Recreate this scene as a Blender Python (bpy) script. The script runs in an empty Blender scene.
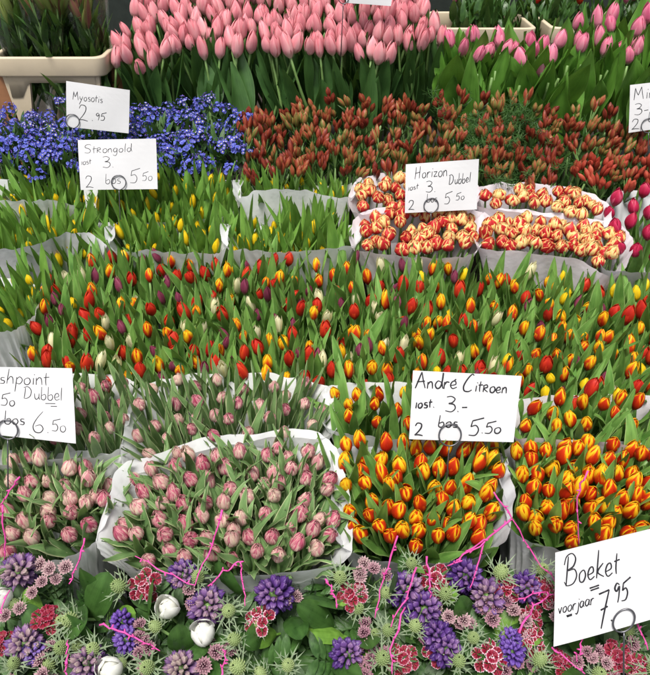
import bpy, math, random
import numpy as np
from mathutils import Vector, Quaternion, Matrix, noise as mnoise
rng = random.Random(7)
PI = math.pi
scene = bpy.context.scene
COL = scene.collection

# ------------------------------------------------------------------ camera
CAM_H, PITCH, FPX = 1.65, math.radians(35), 697.0
fwd = Vector((0, math.cos(PITCH), -math.sin(PITCH)))
upv = Vector((0, math.sin(PITCH), math.cos(PITCH)))
rgt = Vector((1, 0, 0))
EYE = Vector((0, 0, CAM_H))
# depth of the flower tops (metres along the view axis) against picture height
KN = [(-60, 2.38), (0, 2.26), (50, 2.16), (110, 2.10), (130, 2.06), (185, 1.93), (250, 1.76), (300, 1.6),
      (405, 1.36), (440, 1.30), (500, 1.22), (560, 1.15), (620, 1.10), (675, 1.05), (740, 1.0)]
def depth(py):
    if py <= KN[0][0]: return KN[0][1]
    for (a, da), (b, db) in zip(KN, KN[1:]):
        if py <= b: return da + (db - da) * (py - a) / (b - a)
    return KN[-1][1]
def ray(px, py):
    return fwd + rgt * ((px - 325) / FPX) - upv * ((py - 337.5) / FPX)
def at(px, py, d=None, off=0.0):
    return EYE + ray(px, py) * ((depth(py) if d is None else d) + off)

cam = bpy.data.cameras.new("camera"); camo = bpy.data.objects.new("camera", cam); COL.objects.link(camo)
camo.location = EYE; camo.rotation_euler = (PI / 2 - PITCH, 0, 0)
cam.sensor_fit = 'HORIZONTAL'; cam.sensor_width = 36; cam.lens = 36 * FPX / 650
cam.clip_start = 0.02; cam.clip_end = 400
scene.camera = camo

# ------------------------------------------------------------------ mesh helper
class MB:
    def __init__(self): self.v = []; self.f = []; self.uv = []; self.m = []
    def grid(self, rows, uvs, mi=0, closed=False):
        b = len(self.v); nr = len(rows); nc = len(rows[0])
        for r, u in zip(rows, uvs):
            self.v.extend(tuple(p) for p in r); self.uv.extend(u)
        for j in range(nr - 1):
            for i in range(nc if closed else nc - 1):
                k = (i + 1) % nc
                self.f.append((b + j*nc + i, b + j*nc + k, b + (j+1)*nc + k, b + (j+1)*nc + i)); self.m.append(mi)
    def tube(self, pts, rad, seg=6, mi=0, cap=True):
        pts = [Vector(p) for p in pts]; n = len(pts); rows = []; uvs = []
        rr = rad if isinstance(rad, (list, tuple)) else [rad] * n
        ref = None
        for i, p in enumerate(pts):
            t = (pts[min(i+1, n-1)] - pts[max(i-1, 0)])
            t = t.normalized() if t.length > 1e-9 else Vector((0, 0, 1))
            if ref is None:
                ref = t.orthogonal().normalized()
            ref = (ref - t * ref.dot(t))
            ref = ref.normalized() if ref.length > 1e-6 else t.orthogonal().normalized()
            q = t.cross(ref)
            rows.append([p + (ref * math.cos(2*PI*k/seg) + q * math.sin(2*PI*k/seg)) * rr[i] for k in range(seg)])
            uvs.append([(k/seg, i/max(1, n-1)) for k in range(seg)])
        b = len(self.v)
        self.grid(rows, uvs, mi, True)
        if cap:
            self.f.append(tuple(b + k for k in range(seg))[::-1]); self.m.append(mi)
            e = b + (n-1)*seg
            self.f.append(tuple(e + k for k in range(seg))); self.m.append(mi)
    def box(self, x0, x1, y0, y1, z0, z1, mi=0):
        b = len(self.v)
        for z in (z0, z1):
            for x, y in ((x0, y0), (x1, y0), (x1, y1), (x0, y1)):
                self.v.append((x, y, z)); self.uv.append((x, y))
        for q in ((3,2,1,0), (4,5,6,7), (0,1,5,4), (1,2,6,5), (2,3,7,6), (3,0,4,7)):
            self.f.append(tuple(b + k for k in q)); self.m.append(mi)
    def xform(self, start, mat):
        for i in range(start, len(self.v)): self.v[i] = tuple(mat @ Vector(self.v[i]))
    def mesh(self, name, mats, smooth=True):
        me = bpy.data.meshes.new(name); me.from_pydata(self.v, [], self.f); me.update()
        ul = me.uv_layers.new(name="UVMap"); n = len(me.loops)
        vi = np.empty(n, dtype=np.int32); me.loops.foreach_get("vertex_index", vi)
        ul.data.foreach_set("uv", np.array(self.uv, dtype=np.float32)[vi].ravel())
        for m in (mats if isinstance(mats, (list, tuple)) else [mats]): me.materials.append(m)
        me.polygons.foreach_set("material_index", np.array(self.m, dtype=np.int32))
        me.polygons.foreach_set("use_smooth", np.full(len(me.polygons), smooth))
        me.update(); return me
def link(name, me, parent=None, loc=None, quat=None, scale=None):
    o = bpy.data.objects.new(name, me); COL.objects.link(o)
    if parent is not None: o.parent = parent
    if loc is not None: o.location = loc
    if quat is not None: o.rotation_mode = 'QUATERNION'; o.rotation_quaternion = quat
    if scale is not None: o.scale = scale if isinstance(scale, (tuple, list)) else (scale,)*3
    return o
def thing(name, label, cat, loc=(0,0,0), group=None):
    o = link(name, None, loc=loc); o.empty_display_size = .05
    return tag(o, label, cat, group)
def tag(o, label, cat, group=None):
    o['label'] = label; o['category'] = cat
    if group: o['group'] = group
    return o
def axis_quat(ax, spin): return Vector(ax).to_track_quat('Z', 'Y') @ Quaternion((0, 0, 1), spin)
def catmull(pts, n, closed=False):
    pts = [Vector(p) for p in pts]; out = []; N = len(pts)
    segs = N if closed else N - 1
    for s in range(segs):
        g = (lambda i: pts[i % N]) if closed else (lambda i: pts[min(max(i, 0), N-1)])
        p0, p1, p2, p3 = g(s-1), g(s), g(s+1), g(s+2)
        for k in range(n):
            t = k / n
            out.append(.5 * ((2*p1) + (p2-p0)*t + (2*p0-5*p1+4*p2-p3)*t*t + (3*p1-p0-3*p2+p3)*t**3))
    if not closed: out.append(pts[-1].copy())
    return out

# ------------------------------------------------------------------ materials
class NT:
    def __init__(s, name):
        s.mat = bpy.data.materials.new(name); s.mat.use_nodes = True
        s.t = s.mat.node_tree; s.t.nodes.clear()
        s.out = s.t.nodes.new('ShaderNodeOutputMaterial')
    def n(s, ty, ins=None, **kw):
        nd = s.t.nodes.new(ty)
        for k, v in kw.items(): setattr(nd, k, v)
        for k, v in (ins or {}).items(): s.put(nd.inputs[k], v)
        return nd
    def put(s, sock, v):
        if isinstance(v, bpy.types.NodeSocket): s.t.links.new(v, sock)
        elif isinstance(v, (tuple, list)) and len(v) == 3 and sock.type == 'RGBA': sock.default_value = (*v, 1)
        else: sock.default_value = v
    def math(s, op, a, b=0.0, c=0.0, clamp=False):
        nd = s.n('ShaderNodeMath', {0: a, 1: b, 2: c}, operation=op, use_clamp=clamp); return nd.outputs[0]
    def ramp(s, fac, stops, interp='LINEAR'):
        nd = s.n('ShaderNodeValToRGB', {0: fac}); cr = nd.color_ramp; cr.interpolation = interp
        while len(cr.elements) < len(stops): cr.elements.new(.5)
        for e, (p, c) in zip(cr.elements, stops): e.position = p; e.color = (*c, 1)
        return nd.outputs[0]
    def mix(s, fac, a, b, blend='MIX'):
        nd = s.n('ShaderNodeMix', data_type='RGBA', blend_type=blend)
        s.put(nd.inputs[0], fac); s.put(nd.inputs[6], a); s.put(nd.inputs[7], b); return nd.outputs[2]
    def uv(s):
        sp = s.n('ShaderNodeSeparateXYZ', {0: s.n('ShaderNodeUVMap', uv_map="UVMap").outputs[0]})
        return sp.outputs[0], sp.outputs[1]
    def rand(s): return s.n('ShaderNodeObjectInfo').outputs['Random']
    def island(s): return s.n('ShaderNodeNewGeometry').outputs['Random Per Island']
    def noise(s, vec, scale=1.0, detail=2.0, rough=.5):
        return s.n('ShaderNodeTexNoise', {'Vector': vec, 'Scale': scale, 'Detail': detail, 'Roughness': rough}).outputs['Fac']
    def vec(s, x, y, z=0.0): return s.n('ShaderNodeCombineXYZ', {0: x, 1: y, 2: z}).outputs[0]
    def surf(s, col, rough=.5, spec=.4, trans=0.0, tcol=None, bump=None, bs=.3, bd=.001, **kw):
        p = s.n('ShaderNodeBsdfPrincipled')
        s.put(p.inputs['Base Color'], col); s.put(p.inputs['Roughness'], rough); s.put(p.inputs['Specular IOR Level'], spec)
        for k, v in kw.items(): s.put(p.inputs[k.replace('_', ' ')], v)
        if bump is not None:
            s.t.links.new(s.n('ShaderNodeBump', {'Height': bump, 'Strength': bs, 'Distance': bd}).outputs[0], p.inputs['Normal'])
        o = p.outputs[0]
        if trans:
            tr = s.n('ShaderNodeBsdfTranslucent'); s.put(tr.inputs[0], col if tcol is None else tcol)
            o = s.n('ShaderNodeMixShader', {0: trans, 1: o, 2: tr.outputs[0]}).outputs[0]
        s.t.links.new(o, s.out.inputs[0]); return s.mat

def petal_mat(name, stops, wu=.5, wv=.3, wn=.5, bias=0.0, wr=.22, su=9, sv=1.2, rough=.38, base=None, trans=.3):
    m = NT(name); u, v = m.uv(); r = m.rand(); isl = m.island()
    e = m.math('ABSOLUTE', m.math('MULTIPLY_ADD', u, 2.0, -1.0))
    nz = m.noise(m.vec(m.math('MULTIPLY_ADD', r, 37.0, m.math('MULTIPLY', u, su)), m.math('MULTIPLY', v, sv), m.math('MULTIPLY', isl, 50.0)), 1.0, 3.0, .6)
    t = m.math('ADD', m.math('MULTIPLY', e, wu), m.math('MULTIPLY', v, wv))
    t = m.math('MULTIPLY_ADD', m.math('SUBTRACT', nz, .5), wn, t)
    t = m.math('MULTIPLY_ADD', m.math('SUBTRACT', r, .5), wr, t)
    t = m.math('ADD', t, bias)
    col = m.ramp(t, stops)
    if base:
        bf = m.math('MULTIPLY_ADD', v, -4.0, m.math('MULTIPLY_ADD', nz, .9, .60), clamp=True)
        col = m.mix(bf, col, base)
    fine = m.noise(m.vec(m.math('MULTIPLY', u, 60.0), m.math('MULTIPLY', v, 2.5), isl), 1.0, 2.0)
    return m.surf(col, rough, .35, trans, bump=fine, bs=.35, bd=.0012)

def leaf_mat(name, a, b, edge=None, rough=.36, trans=.22, ew=.86):
    m = NT(name); u, v = m.uv(); r = m.rand(); isl = m.island()
    mixf = m.math('MULTIPLY_ADD', m.math('ADD', r, isl), .5, 0.0)
    c = m.mix(mixf, a, b)
    vein = m.noise(m.vec(m.math('MULTIPLY', u, 28.0), m.math('MULTIPLY', v, .9), m.math('MULTIPLY', isl, 40.0)), 1.0, 2.0, .6)
    c = m.mix(m.math('MULTIPLY_ADD', vein, 1.5, -.45, clamp=True), c, m.mix(.75, c, (a[0]*.45, a[1]*.5, a[2]*.45)))
    blot = m.noise(m.vec(m.math('MULTIPLY', u, 2.0), m.math('MULTIPLY', v, 5.0), m.math('MULTIPLY', isl, 90.0)), 1.0, 2.0)
    c = m.mix(m.math('MULTIPLY_ADD', blot, 1.4, -.55, clamp=True), c, tuple(x*1.6 for x in b))
    if edge:
        e = m.math('ABSOLUTE', m.math('MULTIPLY_ADD', u, 2.0, -1.0))
        c = m.mix(m.math('MULTIPLY', m.math('SUBTRACT', e, ew), 6.0, clamp=True), c, edge)
    tc = m.mix(.5, c, (.16, .30, .03))
    return m.surf(c, m.math('MULTIPLY_ADD', blot, .25, rough - .12), .42, trans, tcol=tc, bump=vein, bs=.4, bd=.0015)

def plain(name, col, rough=.5, spec=.4, trans=0, nscale=30, var=.25, bs=.2, **kw):
    m = NT(name); tc = m.n('ShaderNodeTexCoord').outputs['Object']
    nz = m.noise(tc, nscale, 4.0, .6)
    dark = tuple(c*(1-var) for c in col); lite = tuple(min(1, c*(1+var)) for c in col)
    c = m.mix(m.math('MULTIPLY_ADD', nz, 1.6, -.3, clamp=True), dark, lite)
    return m.surf(c, rough, spec, trans, bump=nz, bs=bs, bd=.002, **kw)

M = {}
RED=(.55,.03,.012); ORG=(.78,.16,.008); YEL=(.85,.50,.012)
M['citroen'] = petal_mat('flame orange petal', [(0,(.42,.014,.006)),(.40,(.60,.040,.006)),(.50,(.76,.18,.006)),(.57,(.88,.50,.012)),(1,(.92,.66,.03))], wu=.46, wv=.68, wn=.5, bias=-.215, wr=.35)
M['horizon'] = petal_mat('red and cream petal', [(0,(.42,.01,.018)),(.42,(.56,.03,.03)),(.48,(.78,.40,.14)),(.56,(.85,.62,.22)),(1,(.88,.74,.40))], wu=.5, wv=.34, wn=.95, bias=-.06, su=8, wr=.3)
M['double'] = petal_mat('pink and cream striped petal', [(0,(.34,.03,.08)),(.25,(.47,.085,.16)),(.42,(.60,.27,.29)),(.62,(.70,.52,.43)),(1,(.60,.60,.38))], wu=.28, wv=-.05, wn=1.45, bias=.37, su=11, wr=.3, base=(.34,.42,.15))
M['salmon'] = petal_mat('salmon pink petal', [(0,(.66,.16,.21)),(.4,(.80,.32,.36)),(.75,(.85,.48,.49)),(1,(.87,.66,.63))], wu=.32, wv=-.25, wn=.55, bias=.46, base=(.80,.62,.48))
M['cool_pink'] = petal_mat('cool pink petal', [(0,(.62,.10,.22)),(.4,(.80,.27,.38)),(.8,(.86,.48,.54)),(1,(.90,.70,.68))], wu=.35, wv=-.1, wn=.6, bias=.22, base=(.78,.68,.50))
M['red'] = petal_mat('scarlet petal', [(0,(.38,.008,.010)),(.5,(.60,.035,.015)),(.85,(.72,.10,.02)),(1,(.80,.25,.03))], wu=.4, wv=.15, wn=.4, bias=.12)
M['yellow'] = petal_mat('yellow petal', [(0,(.62,.42,.02)),(.5,(.87,.62,.01)),(1,(.92,.74,.06))], wu=.3, wv=.2, wn=.4, bias=.2, base=(.35,.42,.05))
M['redtip'] = petal_mat('red petal with yellow tip', [(0,(.50,.015,.012)),(.42,(.66,.05,.012)),(.58,(.85,.35,.01)),(.75,(.90,.60,.015)),(1,(.92,.68,.03))], wu=.4, wv=.6, wn=.3, bias=-.06)
M['cream'] = petal_mat('cream petal', [(0,(.52,.56,.24)),(.4,(.80,.76,.46)),(1,(.87,.84,.62))], wu=.25, wv=.5, wn=.4, bias=.05)
M['purple'] = petal_mat('mauve petal', [(0,(.15,.022,.05)),(.45,(.29,.055,.11)),(.8,(.44,.17,.21)),(1,(.50,.33,.28))], wu=.35, wv=-.2, wn=.5, bias=.32, base=(.32,.30,.16))
M['magenta'] = petal_mat('magenta petal with pale edge', [(0,(.36,.008,.04)),(.5,(.52,.02,.085)),(.8,(.66,.15,.24)),(1,(.80,.48,.50))], wu=.55, wv=.05, wn=.4, bias=.05)
M['white'] = petal_mat('white petal', [(0,(.74,.74,.60)),(.4,(.84,.84,.78)),(1,(.88,.88,.85))], wu=.2, wv=.4, wn=.3, bias=.1, base=(.55,.62,.35))
M['bud'] = petal_mat('brick red bud skin', [(0,(.13,.018,.011)),(.3,(.25,.036,.018)),(.55,(.33,.095,.040)),(.74,(.24,.16,.045)),(1,(.12,.14,.03))], wu=.5, wv=-.30, wn=.9, bias=.38, wr=.8, su=5, trans=.15)
M['bud_open'] = petal_mat('coral red open petal', [(0,(.36,.03,.02)),(.5,(.50,.085,.05)),(1,(.55,.20,.11))], wu=.4, wv=.1, wn=.5, bias=.15)
M['lily'] = petal_mat('pale green lily bud skin', [(0,(.26,.06,.07)),(.25,(.30,.15,.08)),(.45,(.22,.28,.06)),(1,(.32,.40,.11))], wu=.35, wv=.1, wn=.6, bias=.28, wr=.7)
M['tleaf'] = leaf_mat('tulip leaf green', (.075,.190,.034), (.165,.315,.068), edge=(.36,.50,.18), ew=.86)
M['tleaf_blue'] = leaf_mat('grey green tulip leaf', (.100,.200,.066), (.195,.310,.118), edge=(.50,.54,.30), ew=.80)
M['tleaf_yel'] = leaf_mat('fresh green tulip leaf', (.085,.215,.030), (.185,.345,.060), edge=(.28,.38,.15), ew=.9)
M['tleaf_shaded'] = leaf_mat('shaded green tulip leaf', (.032,.085,.024), (.060,.140,.034), edge=(.12,.2,.07), ew=.93)  # shade among the dense back row leaves is put into this green
M['tleaf_lite'] = leaf_mat('broad mid green tulip leaf', (.052,.155,.018), (.110,.255,.034), edge=(.26,.38,.12), ew=.93)
M['stem'] = plain('pale green stem', (.14,.24,.07), .45)
M['fol'] = leaf_mat('bouquet foliage green', (.022,.066,.014), (.055,.125,.028))
M['fol_grey'] = leaf_mat('grey green foliage', (.06,.11,.05), (.11,.165,.085))
M['fol_dark'] = leaf_mat('glossy dark leaf', (.024,.070,.016), (.050,.115,.024), rough=.30)
M['fol_lite'] = leaf_mat('glossy light leaf', (.11,.24,.03), (.16,.30,.05), rough=.36)
M['thistle'] = petal_mat('pale green thistle cone', [(0,(.15,.22,.08)),(.5,(.34,.43,.18)),(1,(.52,.58,.32))], wu=.1, wv=.5, wn=.5, bias=.1)
M['bract'] = leaf_mat('silvery green bract', (.13,.20,.11), (.23,.30,.18), edge=(.36,.42,.28), ew=.6)
M['hya'] = petal_mat('violet hyacinth bud', [(0,(.05,.02,.14)),(.4,(.11,.045,.22)),(.65,(.24,.13,.28)),(.85,(.31,.20,.25)),(1,(.36,.28,.25))], wu=.48, wv=.38, wn=.5, bias=-.07, wr=.6, base=(.06,.025,.17))
M['hya_blue'] = petal_mat('blue violet hyacinth bud', [(0,(.07,.03,.24)),(.5,(.15,.07,.36)),(1,(.34,.24,.52))], wu=.3, wv=.3, wn=.5, bias=.1)
M['astr'] = petal_mat('dusty pink starry bract', [(0,(.22,.07,.13)),(.4,(.42,.22,.27)),(.8,(.56,.40,.40)),(1,(.52,.52,.40))], wu=.3, wv=.45, wn=.5, bias=.02, wr=.4)
M['dian'] = petal_mat('crimson petal with white edge', [(0,(.72,.50,.55)),(.12,(.26,.006,.028)),(.74,(.22,.005,.024)),(.86,(.46,.10,.18)),(.92,(.80,.66,.70)),(1,(.86,.78,.80))], wu=.06, wv=.88, wn=.10, bias=.0, wr=.1)
M['myo'] = petal_mat('forget me not blue', [(0,(.75,.66,.18)),(.10,(.70,.68,.78)),(.2,(.060,.055,.36)),(.6,(.085,.10,.50)),(1,(.16,.20,.62))], wu=.0, wv=.9, wn=.35, bias=.02, wr=.5)
M['myo_bud'] = plain('violet bud', (.16,.08,.42))
M['twig'] = plain('hot pink dyed twig', (.52,.05,.25), .6, nscale=90, var=.4)
M['ink'] = plain('black marker ink', (.012,.012,.016), .5, .3, var=.1)
M['ring'] = plain('dark steel wire', (.10,.10,.11), .3, .5, Metallic=.8)
M['black'] = plain('black plastic', (.012,.013,.015), .4, .4, nscale=8)
M['board'] = plain('dark stained board', (.030,.024,.019), .6, .3, nscale=14, var=.4)
M['beige'] = plain('beige crate plastic', (.50,.42,.30), .48, .4, nscale=9, var=.14, bs=.1)
M['brown'] = plain('brown timber post', (.24,.11,.05), .55, .4, nscale=18, var=.35)
M['fernm'] = leaf_mat('feathery green', (.035,.10,.018), (.065,.16,.035))
def card_mat():
    m = NT('white price card'); tc = m.n('ShaderNodeTexCoord').outputs['Object']
    a = m.noise(tc, 9.0, 4.0, .6); b = m.noise(tc, 90.0, 3.0, .6)
    c = m.mix(m.math('MULTIPLY_ADD', a, 1.4, -.3, clamp=True), (.45,.45,.46), (.54,.54,.55))
    return m.surf(c, .38, .45, bump=b, bs=.15, bd=.001)
M['card'] = card_mat()
def wrap_mat(name, a, b, trans, rough=.5):
    m = NT(name); tc = m.n('ShaderNodeTexCoord').outputs['Object']
    n1 = m.noise(tc, 9.0, 4.0, .5); n2 = m.noise(tc, 60.0, 3.0, .6)
    c = m.mix(m.math('MULTIPLY_ADD', n1, 1.6, -.3, clamp=True), a, b)
    h = m.math('MULTIPLY_ADD', n2, .25, n1)
    return m.surf(c, rough, .35, trans, bump=h, bs=.45, bd=.008)
M['paper'] = wrap_mat('white wrapping paper', (.80,.81,.82), (.88,.885,.89), .34)
M['paper_pink'] = wrap_mat('faintly pink wrapping paper', (.72,.66,.70), (.84,.79,.83), .26)
M['paper_grey'] = wrap_mat('grey white wrapping foil', (.50,.50,.52), (.64,.64,.66), .15, .32)
def film_mat():
    m = NT('clear plastic film'); tc = m.n('ShaderNodeTexCoord').outputs['Object']
    h = m.noise(tc, 22.0, 5.0, .6)
    g = m.n('ShaderNodeBsdfGlossy', {'Color': (.95,.97,1.0), 'Roughness': .12})
    t = m.n('ShaderNodeBsdfTransparent', {'Color': (.93,.95,.94)})
    bp = m.n('ShaderNodeBump', {'Height': h, 'Strength': .5, 'Distance': .010})
    m.t.links.new(bp.outputs[0], g.inputs['Normal'])
    fr = m.n('ShaderNodeFresnel', {'IOR': 1.35}); m.t.links.new(bp.outputs[0], fr.inputs['Normal'])
    f = m.math('MULTIPLY', fr.outputs[0], .75, clamp=True)
    mx = m.n('ShaderNodeMixShader', {0: f, 1: t.outputs[0], 2: g.outputs[0]})
    m.t.links.new(mx.outputs[0], m.out.inputs[0]); return m.mat
M['film'] = film_mat()
def pave_mat():
    m = NT('grey street paving'); tc = m.n('ShaderNodeTexCoord').outputs['Object']
    br = m.n('ShaderNodeTexBrick', {'Vector': tc, 'Scale': 5.0, 'Color1': (.16,.15,.14), 'Color2': (.22,.20,.19), 'Mortar': (.06,.06,.055), 'Mortar Size': .012})
    nz = m.noise(tc, 12.0, 5.0)
    c = m.mix(.35, br.outputs[0], m.ramp(nz, [(.3,(.08,.08,.08)),(.7,(.25,.24,.22))]))
    return m.surf(c, .75, .3, bump=nz, bs=.3, bd=.004)

# ------------------------------------------------------------------ flower meshes
def prof(v, tip, peak=.4, sh=1.25):
    if v < peak: return .30 + .70 * math.sin(PI/2 * v/peak)
    return tip + (1-tip) * max(0, math.cos(PI/2 * ((v-peak)/(1-peak)) ** sh))
def add_petal(mb, az, L, R, half, tip, point=2.2, lean=0.0, edge=.05, dent=.03, ruffle=0.0, nu=6, nv=9, z0=0.0, peak=.4, seed=0, mi=0, curl=0.0, sh=1.25):
    rows = []; uvs = []
    for j in range(nv+1):
        v = j/nv
        r = R * prof(v, tip, peak, sh) + lean * v * v * R
        wp = (.55 + .45*min(1, v/.35)) * (max(0, 1 - max(0, (v-.42)/.58) ** point)) ** .45 + .012
        row = []; ur = []
        for i in range(nu+1):
            t = -1 + 2*i/nu
            a = az + t*half*wp
            rr = r * (1 + edge*t*t*v) - dent*R*math.exp(-(t/.22)**2)*math.sin(PI*v)
            z = L*v - .04*L*t*t*v
            if ruffle:
                w = mnoise.noise(Vector((t*1.7, v*2.5, seed*3.1))) * ruffle * v
                rr += w*R; z += mnoise.noise(Vector((t*2.1, v*2, seed*5.3+9))) * ruffle * v * L*.35
            rr += curl * R * max(0, v-.75)**2 * 6
            row.append((rr*math.cos(a), rr*math.sin(a), z + z0)); ur.append((i/nu, v))
        rows.append(row); uvs.append(ur)
    mb.grid(rows, uvs, mi)
def bloom_mesh(kind, mat, seed, L=.058, R=.0215, tip=.16, point=2.2, half=66, opening=0.0, peak=.4, sh=1.25, loose=.06):
    g = random.Random(seed); mb = MB(); a0 = g.uniform(0, 6)
    L *= g.uniform(.92, 1.08); R *= g.uniform(.92, 1.08)
    if kind == 'double':
        for lay, (n, rs, ls, tp) in enumerate(((3, 1.0, .80, .50), (3, .96, .95, .30), (4, .84, 1.0, .16), (4, .62, 1.0, .08), (3, .36, .99, .03))):
            for k in range(n):
                add_petal(mb, a0 + lay*.9 + k*2*PI/n + g.uniform(-.2,.2), L*ls*g.uniform(.92,1.05), R*rs*g.uniform(.94,1.06), math.radians(g.uniform(56,70)), tp, 3.0,
                          lean=(g.uniform(-.02,.16) if lay < 2 else g.uniform(-.03,.03))+opening, edge=.14, dent=.07, ruffle=.20 if lay < 2 else .10, seed=seed*31+lay*7+k, peak=.45)
    else:
        for lay, (rs, ls) in enumerate(((1.0, 1.0), (.91, .955))):
            for k in range(3):
                add_petal(mb, a0 + lay*PI/3 + k*2*PI/3 + g.uniform(-.12,.12), L*ls*g.uniform(.93,1.05), R*rs*g.uniform(.95,1.05), math.radians(half*(1.0 if lay == 0 else 1.12)), (tip if lay == 0 else tip*.35)*g.uniform(.7,1.3), point + lay*1.2,
                          lean=g.uniform(-.02,loose)*(1-lay)+opening*(1-.3*lay), edge=.13, peak=peak, sh=sh, dent=.05, ruffle=.07, seed=seed*17+lay*5+k, curl=g.uniform(-.05,.12))
    if kind != 'double' and opening < .1:
        rows = []; uvs = []
        for j in range(8):
            v = j/7; r = R*.72*prof(v, .02, peak, sh)
            rows.append([(r*math.cos(q*PI/5), r*math.sin(q*PI/5), L*.93*v) for q in range(10)]); uvs.append([(.5, v*.8) for q in range(10)])
        mb.grid(rows, uvs, 0, True)
    return mb.mesh('bloom', mat)
def add_leaf(mb, base, az, L, W, th0, th1, fold=.35, twist=0.0, wave=.0, seed=0, ns=12, nc=4, mi=0, tipcurl=0.0, wpow=.55, tpow=.85):
    p = Vector(base); rows = []; uvs = []; ds = L/ns
    nrm = (wpow/(wpow+tpow))**wpow * (tpow/(wpow+tpow))**tpow
    for j in range(ns+1):
        s = j/ns
        th = th0 + (th1-th0)*s + tipcurl*max(0, s-.65)**2*8
        a = az + twist*s*.6
        d = Vector((math.sin(th)*math.cos(a), math.sin(th)*math.sin(a), math.cos(th)))
        side = Vector((-math.sin(a), math.cos(a), 0))
        nor = d.cross(side)
        tw = twist*s; sd = side*math.cos(tw) + nor*math.sin(tw); nn = nor*math.cos(tw) - side*math.sin(tw)
        w = W*.5 * max((s+.004)**wpow * max(0, 1-s)**tpow / nrm, .012)
        row = []; ur = []
        for i in range(nc+1):
            t = -1 + 2*i/nc
            off = fold*w*(abs(t)**1.5)
            if wave: off += wave*W*mnoise.noise(Vector((t*1.2, s*4.5, seed*2.7)))*abs(t)
            row.append(p + sd*(t*w) - nn*off if False else p + sd*(t*w*(1-.25*fold*abs(t))) - nn*off); ur.append((i/nc, s))
        rows.append(row); uvs.append(ur)
        p = p + d*ds
    mb.grid(rows, uvs, mi)
def plant_mesh(mat, seed, nleaf, top, Wr, start=(.10,.20), spread=(.1,.5), stemlen=.30, fold=.35, wave=.12, curl=0.0, srad=.0042, clasp=.004):
    """stem below the flower (origin = base of the flower) and its leaves; top = (lo, hi) height the leaf tips reach above the flower base"""
    g = random.Random(seed); mb = MB()
    bend = g.uniform(-.012, .012); bend2 = g.uniform(-.012, .012)
    mb.tube([(bend*s*s*4, bend2*s*s*4, -stemlen*s + .003) for s in (0, .12, .3, .6, 1.0)], [srad*.85, srad*.8, srad, srad*1.05, srad*1.1], 6, 1)
    a0 = g.uniform(0, 6.28)
    for k in range(nleaf):
        st = g.uniform(*start); h = g.uniform(*top)
        th1 = g.uniform(*spread); th0 = g.uniform(.02, .22)
        L = (st + h) / max(.45, math.cos((th0+th1)/2))
        az = a0 + k*2*PI/max(2, nleaf)*g.uniform(.8, 1.2)
        add_leaf(mb, (math.cos(az)*clasp, math.sin(az)*clasp, -st), az, L, g.uniform(*Wr), th0, th1, fold*g.uniform(.6,1.5), g.uniform(-.9,.9), wave, seed*13+k, tipcurl=curl*g.uniform(-.6,1.2))
    return mb.mesh('tulip', [mat, M['stem']])

def variants(fn, n): return [fn(i) for i in range(n)]
BL = {
 'citroen': variants(lambda i: bloom_mesh('t', M['citroen'], 10+i, .044+.003*(i%4), .0117, .16, 1.7, 66, loose=.12+.06*(i%3), sh=1.3), 12),
 'double': variants(lambda i: bloom_mesh('double', M['double'], 40+i, .039, .0128), 12),
 'horizon': variants(lambda i: bloom_mesh('double', M['horizon'], 70+i, .044, .0190), 10),
 'salmon': variants(lambda i: bloom_mesh('t', M['salmon'], 100+i, .068+.004*(i%3), .0165, .12, 1.4, 62, peak=.30, sh=1.45, loose=.2+.16*(i%3)), 15),
 'cool': variants(lambda i: bloom_mesh('t', M['cool_pink'], 130+i, .074, .0190, .14, 1.5, 60, peak=.30, sh=1.45, loose=.25), 8),
 'red': variants(lambda i: bloom_mesh('t', M['red'], 160+i, .051, .0130, .16, 1.9, 68, sh=1.4, loose=.2), 7),
 'yellow': variants(lambda i: bloom_mesh('t', M['yellow'], 190+i, .042, .0098, .15, 1.9, 66), 4),
 'gold': variants(lambda i: bloom_mesh('t', M['yellow'], 210+i, .052, .0098, .15, 1.5, 60, loose=.3), 6),
 'redtip': variants(lambda i: bloom_mesh('t', M['redtip'], 220+i, .049, .0116, .16, 1.9, 68, sh=1.4, loose=.2), 7),
 'cream': variants(lambda i: bloom_mesh('t', M['cream'], 250+i, .058, .0092, .16, 1.1, 54, opening=.3, loose=.3), 6),
 'purple': variants(lambda i: bloom_mesh('t', M['purple'], 280+i, .048, .0098, .13, 1.6, 66), 5),
 'magenta': variants(lambda i: bloom_mesh('t', M['magenta'], 310+i, .048, .0160, .15, 2.0, 66, loose=.15), 4),
 'white': variants(lambda i: bloom_mesh('t', M['white'], 340+i, .050, .0165, .12, 2.0, 64, opening=.09, loose=.5, peak=.42), 4),
}
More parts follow.
